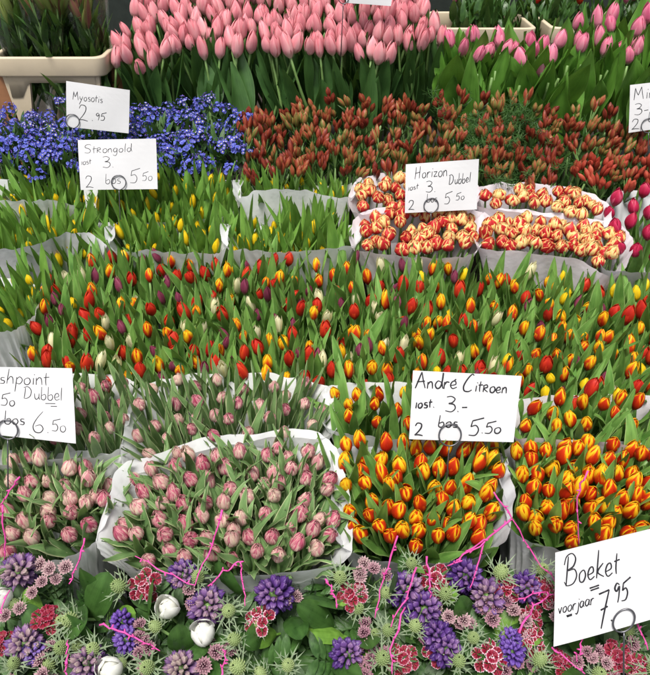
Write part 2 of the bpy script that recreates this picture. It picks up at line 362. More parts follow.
PL = {
 'citroen': variants(lambda i: plant_mesh(M['tleaf'], 500+i, 3, (.0,.080), (.026,.044), (.08,.14), (.1,.85), fold=.3, curl=.3), 11),
 'double': variants(lambda i: plant_mesh(M['tleaf_blue'], 530+i, 6, (.0,.070), (.015,.027), (.05,.10), (.2,1.0), fold=.5, wave=.32, curl=.8), 12),
 'double_up': variants(lambda i: plant_mesh(M['tleaf_blue'], 545+i, 4, (.03,.095), (.015,.026), (.06,.12), (.05,.55), fold=.4, wave=.18), 9),
 'horizon': variants(lambda i: plant_mesh(M['tleaf'], 560+i, 1 if i == 0 else 0, (-.01,.02), (.014,.022), (.06,.10), (.05,.3), fold=.4), 7),
 'mixed': variants(lambda i: plant_mesh(M['tleaf'], 590+i, 4, (.005,.085), (.026,.042), (.10,.16), (.02,.66), fold=.32, wave=.18, curl=.2), 14),
 'strong': variants(lambda i: plant_mesh(M['tleaf_yel'], 620+i, 5, (.05,.130), (.028,.046), (.10,.16), (.02,.50), fold=.3), 12),
 'salmon': variants(lambda i: plant_mesh(M['tleaf_shaded'], 650+i, 3, (-.085,.045), (.050,.080), (.22,.28), (.02,.32), stemlen=.34, fold=.3, srad=.005), 9),
 'cool': variants(lambda i: plant_mesh(M['tleaf_lite'], 680+i, 3, (-.06,.105), (.085,.130), (.19,.25), (.03,.36), stemlen=.30, fold=.22, srad=.005, wave=.14), 10),
 'magenta': variants(lambda i: plant_mesh(M['tleaf'], 710+i, 2, (-.01,.05), (.022,.036), (.08,.14), (.05,.5)), 4),
}
def add_tulip(bunch, P, kind, plant, axis, sc=1.0, bsc=1.0):
    """P = world centre of the flower head"""
    axis = Vector(axis).normalized()
    if kind is None: return link('leaf_shoot', rng.choice(PL[plant]), bunch, P - bunch.location, axis_quat(axis, rng.uniform(0, 6.28)), sc)
    bm = rng.choice(BL[kind])
    Lh = max(v.co.z for v in bm.vertices) if not hasattr(add_tulip, 'c') else 0
    base = P - axis * (Lh*.5*sc*bsc)
    t = link('tulip', rng.choice(PL[plant]), bunch, base - bunch.location, axis_quat(axis, rng.uniform(0, 6.28)), sc)
    link('bloom', bm, t, (0,0,0), None, (bsc, bsc, bsc*rng.uniform(.93, 1.07)))
    return t

# ------------------------------------------------------------------ layout helpers
def inside(x, y, poly):
    c = False; n = len(poly)
    for i in range(n):
        (x1, y1), (x2, y2) = poly[i], poly[(i+1) % n]
        if (y1 > y) != (y2 > y) and x < (x2-x1)*(y-y1)/(y2-y1) + x1: c = not c
    return c
def scatter(poly, sx, sy, tries=6000, seed=0, maxn=400):
    g = random.Random(seed); xs = [p[0] for p in poly]; ys = [p[1] for p in poly]; pts = []
    for _ in range(tries):
        x = g.uniform(min(xs), max(xs)); y = g.uniform(min(ys), max(ys))
        if not inside(x, y, poly): continue
        if all(((x-a)/sx)**2 + ((y-b)/sy)**2 >= 1 for a, b in pts):
            pts.append((x, y))
            if len(pts) >= maxn: break
    return pts
TIERS = [(0.30, 1.13, .36), (1.13, 1.62, .44), (1.62, 1.97, .52), (1.97, 2.15, .60), (2.15, 3.6, .74)]
def shelf(y):
    for a, b, z in TIERS:
        if y < b: return z
    return TIERS[-1][2]
def make_wrap(bunch, rim_px, mat, zlift=0.0, taper=.5, seed=0, film=False, rimwave=.006, name='wrap', bottom=None, lifts=None, dd=0.0, back=.03):
    rim = [at(p[0], p[1], None if len(p) < 3 else p[2], dd) for p in rim_px]
    if lifts:
        rim = [p + Vector((0, 0, l)) for p, l in zip(rim, lifts)]
    loop = catmull(rim, 22, True); n = len(loop)
    c = sum(loop, Vector())/n
    ym = max(p.y for p in loop)
    for p in loop:
        if p.y > c.y: p.z -= back*((p.y-c.y)/(ym-c.y))**1.3
    zb = (shelf(c.y) + .004) if bottom is None else bottom
    rows = []; uvs = []; K = 18
    for k in range(K+1):
        s = k/K; row = []; ur = []
        for i, p in enumerate(loop):
            a = 2*PI*i/n
            q = Vector((p.x, p.y, p.z + zlift)) 
            sc = 1 - (1-taper) * s**.85
            fold = (mnoise.noise(Vector((math.cos(a)*3.2, math.sin(a)*3.2, seed*3.3 + s*.8))) * .014 + mnoise.noise(Vector((math.cos(a)*9, math.sin(a)*9, seed*1.3 + s*1.5))) * .006) * (.35 + s*1.2)
            fold += .007*(.3 + .7*min(1, s*3))*(.5 - abs(mnoise.noise(Vector((math.cos(a)*6 + s*1.1, math.sin(a)*6 - s*.7, seed*5.1 + s*1.2))))*2.2) + .003*(.5 - abs(mnoise.noise(Vector((math.cos(a)*11, math.sin(a)*11, seed*2.2 + s*4)))*2.2))*min(1, s*4)
            d = Vector((q.x-c.x, q.y-c.y, 0)); dl = d.length or 1
            z = q.z + (zb - q.z)*s
            if k == 0: z += mnoise.noise(Vector((math.cos(a)*5, math.sin(a)*5, seed*7.7)))*rimwave + .004*abs(mnoise.noise(Vector((math.cos(a)*7, math.sin(a)*7, seed*3.7))))
            out = .008*math.exp(-s*9)
            row.append(Vector((c.x, c.y, z)) + d*(sc + (fold+out)/dl)); ur.append((i/n, s))
        rows.append(row); uvs.append(ur)
    mb = MB(); mb.grid(rows, uvs, 0, True)
    me = mb.mesh(name, mat)
    return link(name, me, bunch, -bunch.location)
def poly_centre(poly): return (sum(p[0] for p in poly)/len(poly), sum(p[1] for p in poly)/len(poly))
def bunch_root(name, label, cat, poly, group):
    x, y = poly_centre(poly); P = at(x, y); return thing(name, label, cat, (P.x, P.y, shelf(P.y) + .004), group)
def lean_axis(P, C, k, jit, fwdlean=.0):
    return Vector(((P.x-C.x)*k + rng.gauss(0, jit), (P.y-C.y)*k + rng.gauss(0, jit) - fwdlean, 1))
def fill_bunch(b, pts, kind, plant, k=1.2, jit=.12, fl=.08, sc=(.92,1.08), dz=.012, bsc=1.0, sink=0.0):
    P0 = [at(x, y) for x, y in pts]; C = sum(P0, Vector())/len(P0)
    for P in P0:
        kd = kind() if callable(kind) else kind
        add_tulip(b, P + Vector((0, 0, rng.uniform(-dz, dz) - sink)), kd, plant, lean_axis(P, C, k, jit, fl), rng.uniform(*sc), bsc)

# ------------------------------------------------------------------ setting
mb = MB(); mb.grid([[(-60,-60,0),(60,-60,0)],[(-60,60,0),(60,60,0)]], [[(0,0),(1,0)],[(0,1),(1,1)]])
pv = link('pavement', mb.mesh('pavement', pave_mat(), False)); pv['kind'] = 'structure'
st = thing('display_stand', 'dark stepped wooden market stand carrying all the flowers', 'stand', (0, 1.9, 0))
for i, (a, b, z) in enumerate(TIERS):
    mb = MB(); mb.box(-1.5, 1.5, a+.003, b-.003, z-.025, z); link('shelf', mb.mesh('shelf', M['board'], False), st, -st.location)
    mb = MB(); z0 = 0.02 if i == 0 else TIERS[i-1][2]+.003
    mb.box(-1.5, 1.5, a+.004, a+.022, z0, z-.028); link('riser_board', mb.mesh('riser_board', M['board'], False), st, -st.location)
for x in (-1.46, 1.40):
    for y in (.34, 3.5):
        z = shelf(y) - .03
        mb = MB(); mb.box(x, x+.06, y if y < 1 else y-.06, (y if y < 1 else y-.06)+.055, 0.001, z); link('leg', mb.mesh('leg', M['board'], False), st, -st.location)
bw = MB(); nx = 40
bw.grid([[(-1.7 + 3.4*i/nx, 3.64 + .03*math.sin(i*1.1) + .012*math.sin(i*2.7), z) for i in range(nx+1)] for z in (0.01, .9, 1.8, 2.7)], [[(i/nx, z) for i in range(nx+1)] for z in (0,.3,.6,1)])
tag(link('backdrop_sheet', bw.mesh('backdrop_sheet', plain('dark green canvas', (.020,.026,.022), .8, .2))), 'dark canvas sheet added behind the crates at the back of the stall', 'backdrop')  # added dark sheet, stands in for the dark space behind the stall

# ------------------------------------------------------------------ FRONT ROW of tulip bunches
G_D = 'pink and cream double tulip bunches'; G_C = 'orange and yellow tulip bunches'
A1 = [(27,455.5),(13.5,460.6),(84.6,465.7),(47,476),(30,477.5),(10,477.5),(62.6,482.6),(89.7,482.6),(108,481),(25,496),(49,496),(71,501),(86,501),(105,501),(5,508),(47,509.7),(71,511),(23.7,520),(67.7,530),(88,523),(13.5,536.7),(32,538.4),(-10,470),(-12,492),(-8,525),(-18,545),(50,524),(96,492),(40,460),(70,468),(6,548)]
A2 = [(240.4,455.5),(228.5,469),(267.5,454),(287.8,457),(303,464),(279.3,442),(318,459),(306.4,477.5),(330,479),(279.3,482.6),(264,481),(247,494.5),(223.5,499.5),(240.4,513),(265.8,518),(274,498),(287.8,508),(304.7,503),(320,518),(333.4,516.4),(291,525),(248.8,533.4),(272.5,540),(298,543.5),(316.5,545),(257.3,552),(232,542),(232,555.4),(174.7,465),(161,483.5),(142.5,489),(173.7,495.4),(162,504),(138.4,509),(184,505.7),(159,517),(185,522),(120.7,533.7),(135.3,532.7),(164,533.7),(190,539),(205.8,534.8),(222,517),(168.5,550),(146.7,555.5),(201.7,461),(224.5,469.4),(208,480),(212,552),(190,482),(205,500),(252,470),(292,472)]
A3 = [(364.8,459),(399.5,464),(381.8,470.5),(365,485),(371.5,499.5),(388.5,502.6),(398.5,514),(369.4,519),(360,538),(390,538),(416,545),(405.7,492),(420,499.5),(434.8,490),(450,487),(439,469.4),(453,467),(421,461),(423,474.6),(433.7,517),(419,527.5),(438,538),(454.5,505),(396.4,475.6),(381,457),(402.6,446),(386,444),(346,447),(345,462),(346,484),(467,482.6),(486,494.5),(499,471),(491,482.6),(492.6,509.7),(469,521.5),(453.7,531.7),(464,450),(480,462),(478,446),(430,446),(446,450),(468,505),(480,520)]
A4 = [(516.3,450.5),(531.5,445.4),(545,454),(531,461),(563.7,457),(567,442),(575.5,464),(592.4,459),(587.4,443.7),(612.7,445),(633,447),(640,457),(607.7,462),(616,476),(609.4,487.7),(633,486),(648,484),(589,472.5),(521.4,476),(568.7,476),(567,489.4),(526.5,498),(523,513),(535,526.6),(555,526.6),(562,511.4),(572,504.6),(572,523),(579,491),(574,537),(602.6,503),(609.4,521.5),(629.7,530),(648,504.6),(643,525),(631,511),(660,470),(668,495),(662,520),(658,448),(675,470),(552,470)]
def denser(pts, poly, sx, sy, n, seed):
    g = random.Random(seed); pts = list(pts); xs = [p[0] for p in poly]; ys = [p[1] for p in poly]; k = 0
    for _ in range(6000):
        x = g.uniform(min(xs), max(xs)); y = g.uniform(min(ys), max(ys))
        if inside(x, y, poly) and all(((x-a)/sx)**2 + ((y-b)/sy)**2 >= 1 for a, b in pts):
            pts.append((x, y)); k += 1
            if k >= n: break
    return pts
A3 = denser(A3, [(345,442),(500,440),(500,512),(480,535),(360,535),(343,500)], 13.5, 11.5, 14, 1)
A4 = denser(A4, [(518,445),(690,442),(690,530),(560,535),(522,505)], 13.5, 11.5, 26, 2)
A2 = denser(A2, [(130,470),(200,450),(325,445),(335,530),(300,552),(150,556),(122,530)], 15, 12.5, 16, 3)
def wrapped(name_label, pts, kind, plant, rim, mat, group, seed, k=1.0, jit=.12, fl=.10, cat='tulip bunch', name='tulip_bunch', sc=(.92,1.08), bsc=1.0, taper=.5, lifts=None, dz=.012, rimwave=.006, sink=0.0, back=.03):
    b = bunch_root(name, name_label, cat, rim, group)
    make_wrap(b, rim, mat, taper=taper, seed=seed, lifts=lifts, rimwave=rimwave, back=back)
    fill_bunch(b, pts, kind, plant, k, jit, fl, sc, dz, bsc, sink)
    return b
wrapped('pink striped double tulip bunch in white paper below the Dubbel card', A1, 'double', 'double',
        [(-60,556),(0,555),(40,558),(78,550),(98,528),(115,492),(121,466),(112,450),(70,444),(20,444),(-60,448)], M['paper'], G_D, 1, k=1.6)
wrapped('largest pink striped double tulip bunch, front row in open white paper', A2, 'double', 'double',
        [(112,560),(140,570),(200,572),(270,570),(335,562),(348,530),(342,480),(330,445),(300,432),(255,436),(205,444),(160,462),(128,478),(112,505),(102,540)], M['paper'], G_D, 2, k=1.6, back=.0, lifts=[0,0,0,0,0,0,0,0,0,0,.008,.012,.03,.01,0])
wrapped('orange flamed tulip bunch in grey foil directly below the André Citroen card', A3, 'citroen', 'citroen',
        [(342,540),(362,552),(400,560),(450,558),(496,545),(508,515),(508,475),(500,445),(470,437),(400,436),(345,440),(334,470),(334,510)], M['paper_grey'], G_C, 3, k=1.3)
wrapped('orange flamed tulip bunch in grey foil at the right edge above the Boeket card', A4, 'citroen', 'citroen',
        [(512,520),(530,538),(570,548),(620,548),(690,545),(705,500),(695,445),(640,436),(560,432),(518,438),(505,460),(506,495)], M['paper_grey'], G_C, 4, k=1.3, taper=.68)
# ------------------------------------------------------------------ SECOND ROW
wrapped('pink striped double tulip bunch half hidden behind the Dubbel card at the left edge', scatter([(-20,385),(75,378),(128,385),(124,425),(110,442),(60,440),(-20,440)], 19, 14, seed=1), 'double', 'double_up',
        [(-40,452),(60,456),(110,450),(122,425),(133,392),(120,372),(60,366),(-40,368)], M['paper'], G_D, 5, sc=(.8,.95))
wrapped('pink striped double tulip bunch in the second row, right of the Dubbel card', scatter([(140,395),(165,380),(300,378),(322,400),(322,435),(300,430),(250,434),(190,448),(150,462),(134,455)], 20, 14, seed=2), 'double', 'double_up',
        [(125,470),(150,470),(210,446),(280,436),(326,436),(332,408),(322,380),(270,366),(200,366),(158,374),(140,385),(128,430)], M['paper'], G_D, 6, sc=(.8,.95))
wrapped('orange flamed tulip bunch in white paper behind the left side of the André Citroen card', scatter([(334,390),(420,382),(500,390),(505,425),(420,426),(334,418)], 18, 13, seed=3), 'citroen', 'citroen',
        [(326,420),(345,432),(390,436),(450,438),(508,432),(514,405),(505,382),(450,374),(370,374),(328,382)], M['paper'], G_C, 7, sc=(.78,.92))
wrapped('orange flamed tulip bunch in pinkish paper right of the André Citroen card', scatter([(525,398),(600,396),(670,398),(672,428),(600,428),(525,424)], 18, 13, seed=4), 'citroen', 'citroen',
        [(516,434),(560,438),(620,442),(690,446),(700,420),(690,390),(620,386),(560,388),(520,396)], M['paper_pink'], G_C, 8, sc=(.80,.95))
# ------------------------------------------------------------------ MIDDLE field of mixed tulips
MIXK = ['red', 'redtip', 'cream', 'purple', 'yellow']
mixw = {0: (36,24,14,16,6), 1: (34,28,12,18,5), 2: (30,34,10,16,8), 3: (30,36,9,14,8), 4: (28,44,7,8,13), 5: (28,46,6,6,14)}
mixpts = scatter([(28,300),(45,262),(110,244),(230,248),(350,254),(500,260),(610,270),(680,274),(685,385),(600,392),(520,378),(430,368),(330,372),(280,368),(180,366),(100,368),(60,360),(28,345)], 14.2, 10.6, tries=26000, seed=5)
mixlab = {
 (0,0): 'mixed red, yellow and cream tulip bunch directly below the grey paper at left',
 (1,0): 'mixed tulip bunch below the yellow tulips, behind the middle of the field, left of centre',
 (2,0): 'mixed tulip bunch directly below the long white rim of the yellow tulip wraps',
 (3,0): 'mixed tulip bunch directly below the red and cream tulips under the Horizon card',
 (4,0): 'mixed tulip bunch directly below the red and cream tulips right of Horizon card',
 (5,0): 'mixed tulip bunch below the grey wrap of the magenta tulips at the right edge',
 (0,1): 'mixed tulip bunch just above the Dubbel card and its right corner',
 (1,1): 'mixed tulip bunch just above the white paper of the pink tulips, left half',
 (2,1): 'mixed tulip bunch just above the right part of the second row pink tulips',
 (3,1): 'mixed tulip bunch just above the left half of the André Citroen card',
 (4,1): 'mixed tulip bunch just above and right of the André Citroen card',
 (5,1): 'mixed tulip bunch at the right edge above the second row orange tulips'}
cells = {}
for x, y in mixpts: cells.setdefault((min(5, max(0, int(x/108.4))), 0 if y < 318 else 1), []).append((x, y))
for key in sorted(cells):
    pts = cells[key]; b = bunch_root('tulip_bunch', mixlab[key], 'tulip bunch', pts, 'mixed tulip bunches in the middle of the stall')
    wt = mixw[key[0]]; fill_bunch(b, pts, lambda: rng.choices(MIXK, wt)[0], 'mixed', k=.5, jit=.14, fl=.08, sc=(.86,1.04), dz=.022, sink=.028)
wrapped('leafy yellow tulip bunch with white paper corner just above the Dubbel card', scatter([(-30,280),(30,280),(34,310),(20,322),(-30,322)], 14, 11, seed=6), 'yellow', 'strong',
        [(-40,336),(0,330),(20,326),(34,310),(36,285),(10,272),(-40,272)], M['paper'], 'yellow tulip bunches', 9, sc=(.75,.88))
# ------------------------------------------------------------------ YELLOW tulips
def yel(label, poly, rim, mat, seed, sc=(.82,1.0), sx=12.5, sy=9.5, **kw):
    return wrapped(label, scatter(poly, sx, sy, seed=seed), 'gold', 'strong', rim, mat, 'yellow tulip bunches', seed, k=.6, jit=.17, sc=sc, rimwave=.008, sink=.050, dz=.022, back=.085, **kw)
yel('yellow tulip bunch in wide grey paper at the left edge above the mixed tulips', [(-30,200),(50,200),(95,202),(92,232),(40,238),(-30,240)], [(-50,252),(0,250),(35,244),(62,234),(88,233),(106,244),(112,225),(105,205),(60,200),(-50,200)], M['paper_grey'], 21)
yel('yellow tulip bunch with a printed wrap edge, below the Strongold card', [(112,199),(215,199),(214,238),(160,240),(116,238)], [(112,247),(150,250),(190,252),(220,250),(226,225),(218,204),(160,200),(112,206)], M['paper'], 22)
yel('yellow tulip bunch with a long white front rim, left of the Horizon card', [(232,202),(345,202),(346,236),(300,238),(232,238)], [(226,243),(262,250),(300,250),(353,243),(357,222),(350,203),(290,200),(232,203)], M['paper'], 23)
yel('yellow tulip bunch behind the others at the left edge below the blue flowers', [(-20,168),(82,165),(84,186),(40,190),(-20,192)], [(-40,200),(20,198),(52,196),(88,192),(92,176),(84,160),(40,158),(-40,160)], M['paper'], 24, sc=(.78,.92), lifts=[0,-.005,-.01,-.05,0,0,0])
yel('yellow tulip bunch behind the Strongold card and beside its right edge', [(92,165),(228,165),(232,188),(160,192),(92,188)], [(92,198),(160,200),(228,197),(238,182),(230,160),(160,156),(92,160)], M['paper'], 25, sc=(.78,.92), lifts=[-.06,-.06,-.05,-.02,0,0,0])
yel('yellow tulip bunch with arched white paper below the brick red buds', [(246,168),(345,170),(348,186),(300,184),(262,182),(246,186)], [(238,197),(262,190),(300,190),(346,198),(354,182),(348,164),(300,160),(244,164)], M['paper'], 26, sc=(.78,.92))
# ------------------------------------------------------------------ RED AND CREAM double tulips
def hor(label, poly, rim, mat, seed, sc=(.82,1.0), sx=10.6, sy=7.0, **kw):
    return wrapped(label, scatter(poly, sx, sy, seed=seed), 'horizon', 'horizon', rim, mat, 'red and cream double tulip bunches', seed, k=.7, jit=.16, sc=sc, fl=.15, back=.012, **kw)
hor('red and cream double tulip bunch in front of and below the Horizon card', [(360,222),(395,209),(470,211),(478,232),(470,246),(420,248),(366,244)], [(355,246),(380,252),(420,256),(460,256),(478,244),(482,225),(474,208),(420,204),(372,208),(356,222)], M['paper_pink'], 31)
hor('small red and cream double tulip bunch behind the left edge of the Horizon card', [(360,186),(385,178),(450,178),(468,192),(440,206),(400,206),(362,206)], [(356,212),(400,212),(450,212),(474,204),(474,184),(450,172),(385,170),(358,182)], M['paper_pink'], 32, sc=(.78,.9))
hor('wide red and cream double tulip bunch right of the Horizon card, front row', [(484,226),(520,214),(560,220),(600,226),(622,238),(612,262),(580,250),(540,246),(486,244)], [(480,246),(530,252),(575,258),(604,274),(622,266),(630,240),(610,222),(560,212),(510,206),(482,214)], M['paper_pink'], 33)
hor('red and cream double tulip bunch below the coral buds, right of the Horizon card', [(484,192),(520,186),(575,190),(600,206),(598,216),(560,210),(520,204),(486,202)], [(480,206),(520,212),(570,220),(604,226),(608,208),(580,190),(540,182),(500,180),(478,188)], M['paper_pink'], 34, sc=(.78,.9))
wrapped('magenta tulip bunch with pale petal edges in grey paper at the right edge', scatter([(608,205),(620,190),(680,188),(680,250),(625,252),(606,240)], 18, 16, seed=41), 'magenta', 'magenta',
        [(602,262),(622,270),(660,272),(700,270),(705,230),(700,190),(650,182),(615,188),(606,220)], M['paper_grey'], None, 41)

# ------------------------------------------------------------------ FORGET-ME-NOTS
def myo_mesh(seed):
    g = random.Random(seed); mb = MB(); pts = []
    for k in range(26):
        z = g.uniform(-.1, 1); a = g.uniform(0, 6.28); r = math.sqrt(max(0, 1-z*z)); R = g.uniform(.014, .027)
        n = Vector((r*math.cos(a), r*math.sin(a), z + .25)).normalized()
        c = Vector((r*math.cos(a)*R*1.15, r*math.sin(a)*R*1.15, z*R*.9 + g.uniform(-.006,.006)))
        pts.append(c); st = len(mb.v); s = g.uniform(.0042, .0062)
        for j in range(5):
            a1 = j*2*PI/5
            rows = []; uvs = []
            for v in (0, .35, .75, 1.0):
                w = (.12, .42, .52, .22)[(0, .35, .75, 1.0).index(v)]
                rows.append([(s*(v*math.cos(a1) - t*w*math.sin(a1)), s*(v*math.sin(a1) + t*w*math.cos(a1)), s*(.22*v*v - .06*abs(t))) for t in (-1, 0, 1)])
                uvs.append([(.5+.5*t, v) for t in (-1, 0, 1)])
            mb.grid(rows, uvs, 0)
        mb.xform(st, Matrix.Translation(c) @ n.to_track_quat('Z','Y').to_matrix().to_4x4())
        mb.tube([c - n*.001, c*.45 + Vector((0,0,-.012))], .0006, 3, 1, False)
    for k in range(7):
        a = g.uniform(0, 6.28); c = Vector((math.cos(a)*.018, math.sin(a)*.018, g.uniform(.0,.022)))
        mb.tube([c, c+Vector((0,0,.0025)), c+Vector((0,0,.005))], [.0008,.0018,.0006], 5, 2)
    mb.tube([(0,0,-.002),(g.uniform(-.01,.01),g.uniform(-.01,.01),-.06),(0,0,-.2)], .0014, 4, 1)
    for k in range(4):
        az = g.uniform(0, 6.28); add_leaf(mb, (0,0,-g.uniform(.02,.08)), az, g.uniform(.035,.06), g.uniform(.010,.016), .5, 1.2, .3, 0, .1, seed+k, ns=6, nc=2, mi=1)
    return mb.mesh('flower_spray', [M['myo'], M['fol'], M['myo_bud']])
MYO = variants(lambda i: myo_mesh(800+i), 6)
def foliage_mesh(seed, n, rad, L, W, mat, h=.10, th=(.2, 1.1), narrow=False):
    g = random.Random(seed); mb = MB()
    for k in range(n):
        a = g.uniform(0, 6.28); r = rad*math.sqrt(g.random())
        add_leaf(mb, (r*math.cos(a), r*math.sin(a), -g.uniform(0, h)), g.uniform(0, 6.28), g.uniform(*L), g.uniform(*W), g.uniform(0,.4), g.uniform(*th), .3, g.uniform(-.6,.6), .1, seed+k, ns=7, nc=2)
    return mb.mesh('foliage', mat)
MF = variants(lambda i: foliage_mesh(850+i, 60, .075, (.04,.08), (.010,.02), M['fol'], .09), 3)
myolab = ['at the far left edge below the beige crate', 'left of the Myosotis card', 'under the left corner of the Myosotis card', 'right of the Myosotis card',
          'below the left end of the pink tulips', 'at the right end of the blue patch beside the brick red buds', 'in front at the left edge, behind the yellow tulips', 'between the Myosotis and Strongold cards', 'right of the Strongold card']
myocells = [(-12,112,40,150), (30,108,72,150), (70,120,112,145), (108,112,150,148), (150,104,200,150), (198,104,246,160), (-15,145,45,168), (45,140,110,165), (150,145,205,168)]
for i, (x0, y0, x1, y1) in enumerate(myocells):
    b = bunch_root('flower_bunch', 'blue forget-me-not bunch ' + myolab[i], 'flower bunch', [(x0,y0),(x1,y0),(x1,y1),(x0,y1)], 'blue forget-me-not bunches')
    pts = scatter([(x0,y0),(x1,y0),(x1,y1),(x0,y1)], 11, 8.5, seed=60+i)
    for x, y in pts:
        P = at(x, y) + Vector((0, 0, rng.uniform(-.035, .022)))
        link('flower_spray', rng.choice(MYO), b, P - b.location, axis_quat((rng.gauss(0,.25), rng.gauss(-.15,.25), 1), rng.uniform(0,6)), rng.uniform(.8, 1.15))
    for q in range(2):
        P = at(x0 + (x1-x0)*(.3+.4*q), (y0+y1)/2); link('foliage', rng.choice(MF), b, P + Vector((0,.01,-.018)) - b.location, axis_quat((0,0,1), rng.uniform(0,6)), 1.0)

# ------------------------------------------------------------------ BRICK RED BUDS
def bud_cluster(seed, n, opened=False, mat='bud'):
    g = random.Random(seed); mb = MB(); a0 = g.uniform(0, 6)
    for k in range(n):
        th = 0 if k == 0 else g.uniform(.08, .36); az = a0 + k*2.4
        st = len(mb.v); L = g.uniform(.029, .045); R = g.uniform(.0058, .0088)
        for q in range(3):
            add_petal(mb, q*2*PI/3, L, R, math.radians(72), .06, 2.2, nu=5, nv=7, peak=.45, seed=seed+k, dent=.05, edge=.08)
        d = Vector((math.sin(th)*math.cos(az), math.sin(th)*math.sin(az), math.cos(th)))
        base = Vector((d.x*.036, d.y*.036, d.z*.004 + g.uniform(-.03,.002)))
        mb.xform(st, Matrix.Translation(base) @ d.to_track_quat('Z','Y').to_matrix().to_4x4())
        mb.tube([base + d*.003, base*.5 + Vector((0,0,-.025)), (0,0,-.06)], .0022, 5, 1, False)
    mb.tube([(0,0,-.055),(0,0,-.26)], .004, 5, 1)
    for k in range(3):
        add_leaf(mb, (0,0,-.06), a0 + k*2.1, g.uniform(.04,.07), g.uniform(.008,.014), .4, .9, .3, 0, .1, seed+k, ns=6, nc=2, mi=2)
    return mb.mesh('bud_cluster', [M[mat], M['stem'], M['fol_dark']])
BUD = variants(lambda i: bud_cluster(900+i, 3 + i % 5), 12)
BUDO = variants(lambda i: bud_cluster(930+i, 5, False, 'bud_open') , 3)
def fern_mesh(seed):
    g = random.Random(seed); mb = MB()
    for k in range(7):
        az = g.uniform(0, 6.28); p = Vector((0,0,-.04)); th = g.uniform(.1,.4); pts = [p]
        for s in range(9):
            th += .11; p = p + Vector((math.sin(th)*math.cos(az), math.sin(th)*math.sin(az), math.cos(th)))*.014; pts.append(p)
        mb.tube(pts, .0009, 3, 0, False)
        for q in pts[2:]:
            for r in range(7):
                d = Vector((g.gauss(0,1), g.gauss(0,1), g.gauss(.3,.6))).normalized()*g.uniform(.012,.024)
                mb.tube([q, q+d*.6, q+d], [.0007,.0006,.0003], 3, 0, False)
    return mb.mesh('fern_sprig', M['fernm'])
FERN = variants(lambda i: fern_mesh(960+i), 3)
budlab = ['beside the blue flowers at the left end of the red buds', 'below the pink tulips, second from the blue flowers', 'directly above the red and cream tulips, left of the Horizon card', 'behind the top left corner of the Horizon card',
          'behind the top right corner of the Horizon card, among feathery green', 'below the leafy pink tulips, among feathery green sprigs', 'left of the Mini card under the leafy pink tulips', 'below the Mini card at the right edge']
budcells = [(246,112,300,175), (298,100,350,165), (348,108,398,172), (396,104,448,165), (446,104,500,172), (498,106,556,180), (554,112,612,170), (610,128,668,178)]
for i, (x0, y0, x1, y1) in enumerate(budcells):
    b = bunch_root('bud_bunch', 'brick red bud bunch ' + budlab[i], 'flower bunch', [(x0,y0),(x1,y0),(x1,y1),(x0,y1)], 'bunches of brick red buds')
    for x, y in scatter([(x0,y0),(x1,y0),(x1,y1),(x0,y1)], 12.2, 9.0, seed=90+i):
        P = at(x, y) + Vector((0, 0, rng.uniform(-.02, .02)))
        link('bud_cluster', rng.choice(BUD), b, P - b.location, axis_quat((rng.gauss(0,.2), rng.gauss(-.12,.2), 1), rng.uniform(0,6)), rng.uniform(.82, 1.1))
    if i in (4, 5):
        for x, y in scatter([(x0,y0+10),(x1,y0+10),(x1,y1-8),(x0,y1-8)], 28, 17, seed=190+i):
            link('fern_sprig', rng.choice(FERN), b, at(x, y) + Vector((0,0,-.03)) - b.location, axis_quat((rng.gauss(0,.3), rng.gauss(-.2,.3), 1), rng.uniform(0,6)), rng.uniform(.8,1.2))
    link('foliage', MF[i % 3], b, at((x0+x1)/2, (y0+y1)/2) + Vector((0,.02,-.07)) - b.location, None, 1.1)
b = bunch_root('bud_bunch', 'coral red opening bud bunch between red and cream tulips and magenta tulips', 'flower bunch', [(570,160),(640,160),(640,190),(570,190)], 'bunches of brick red buds')
for x, y in [(578,172),(592,164),(590,180),(606,170),(602,184),(620,166),(634,172),(648,166),(632,186),(650,182)]:
    link('bud_cluster', rng.choice(BUDO), b, at(x, y) - b.location, axis_quat((rng.gauss(0,.25), rng.gauss(-.2,.2), 1), rng.uniform(0,6)), rng.uniform(.95, 1.2))

# ------------------------------------------------------------------ PINK TULIPS at the back
pinkcells = [
 ('salmon', 'salmon pink tulip bunch at the left end, beside the beige crate', [(112,34),(150,22),(172,30),(172,58),(140,62),(114,54)]),
 ('salmon', 'salmon pink tulip bunch second from the beige crate', [(172,14),(238,12),(240,44),(205,46),(172,42)]),
 ('salmon', 'salmon pink tulip bunch behind the first two, touching the top edge of the picture', [(128,4),(180,-22),(262,-26),(262,12),(180,14),(150,22)]),
 ('salmon', 'salmon pink tulip bunch in the middle of the back row, above the red buds', [(240,16),(310,12),(316,48),(290,54),(268,46),(242,42)]),
 ('salmon', 'salmon pink tulip bunch directly below the card at the top edge', [(314,14),(385,14),(392,50),(360,52),(316,48)]),
 ('salmon', 'salmon pink tulip bunch behind the card at the top edge', [(264,-26),(400,-26),(425,6),(410,14),(264,14)]),
 ('salmon', 'salmon pink tulip bunch right of the top card, next to the leafy ones', [(388,14),(430,8),(446,34),(420,46),(392,44)]),
]
for kind, lab, poly in pinkcells:
    b = bunch_root('tulip_bunch', lab, 'tulip bunch', poly, 'salmon pink tulip bunches')
    fill_bunch(b, scatter(poly, 11.2, 8.0, seed=int(poly[0][0])), kind, 'salmon', k=.5, jit=.15, fl=.14, sc=(.84,1.10), dz=.016)
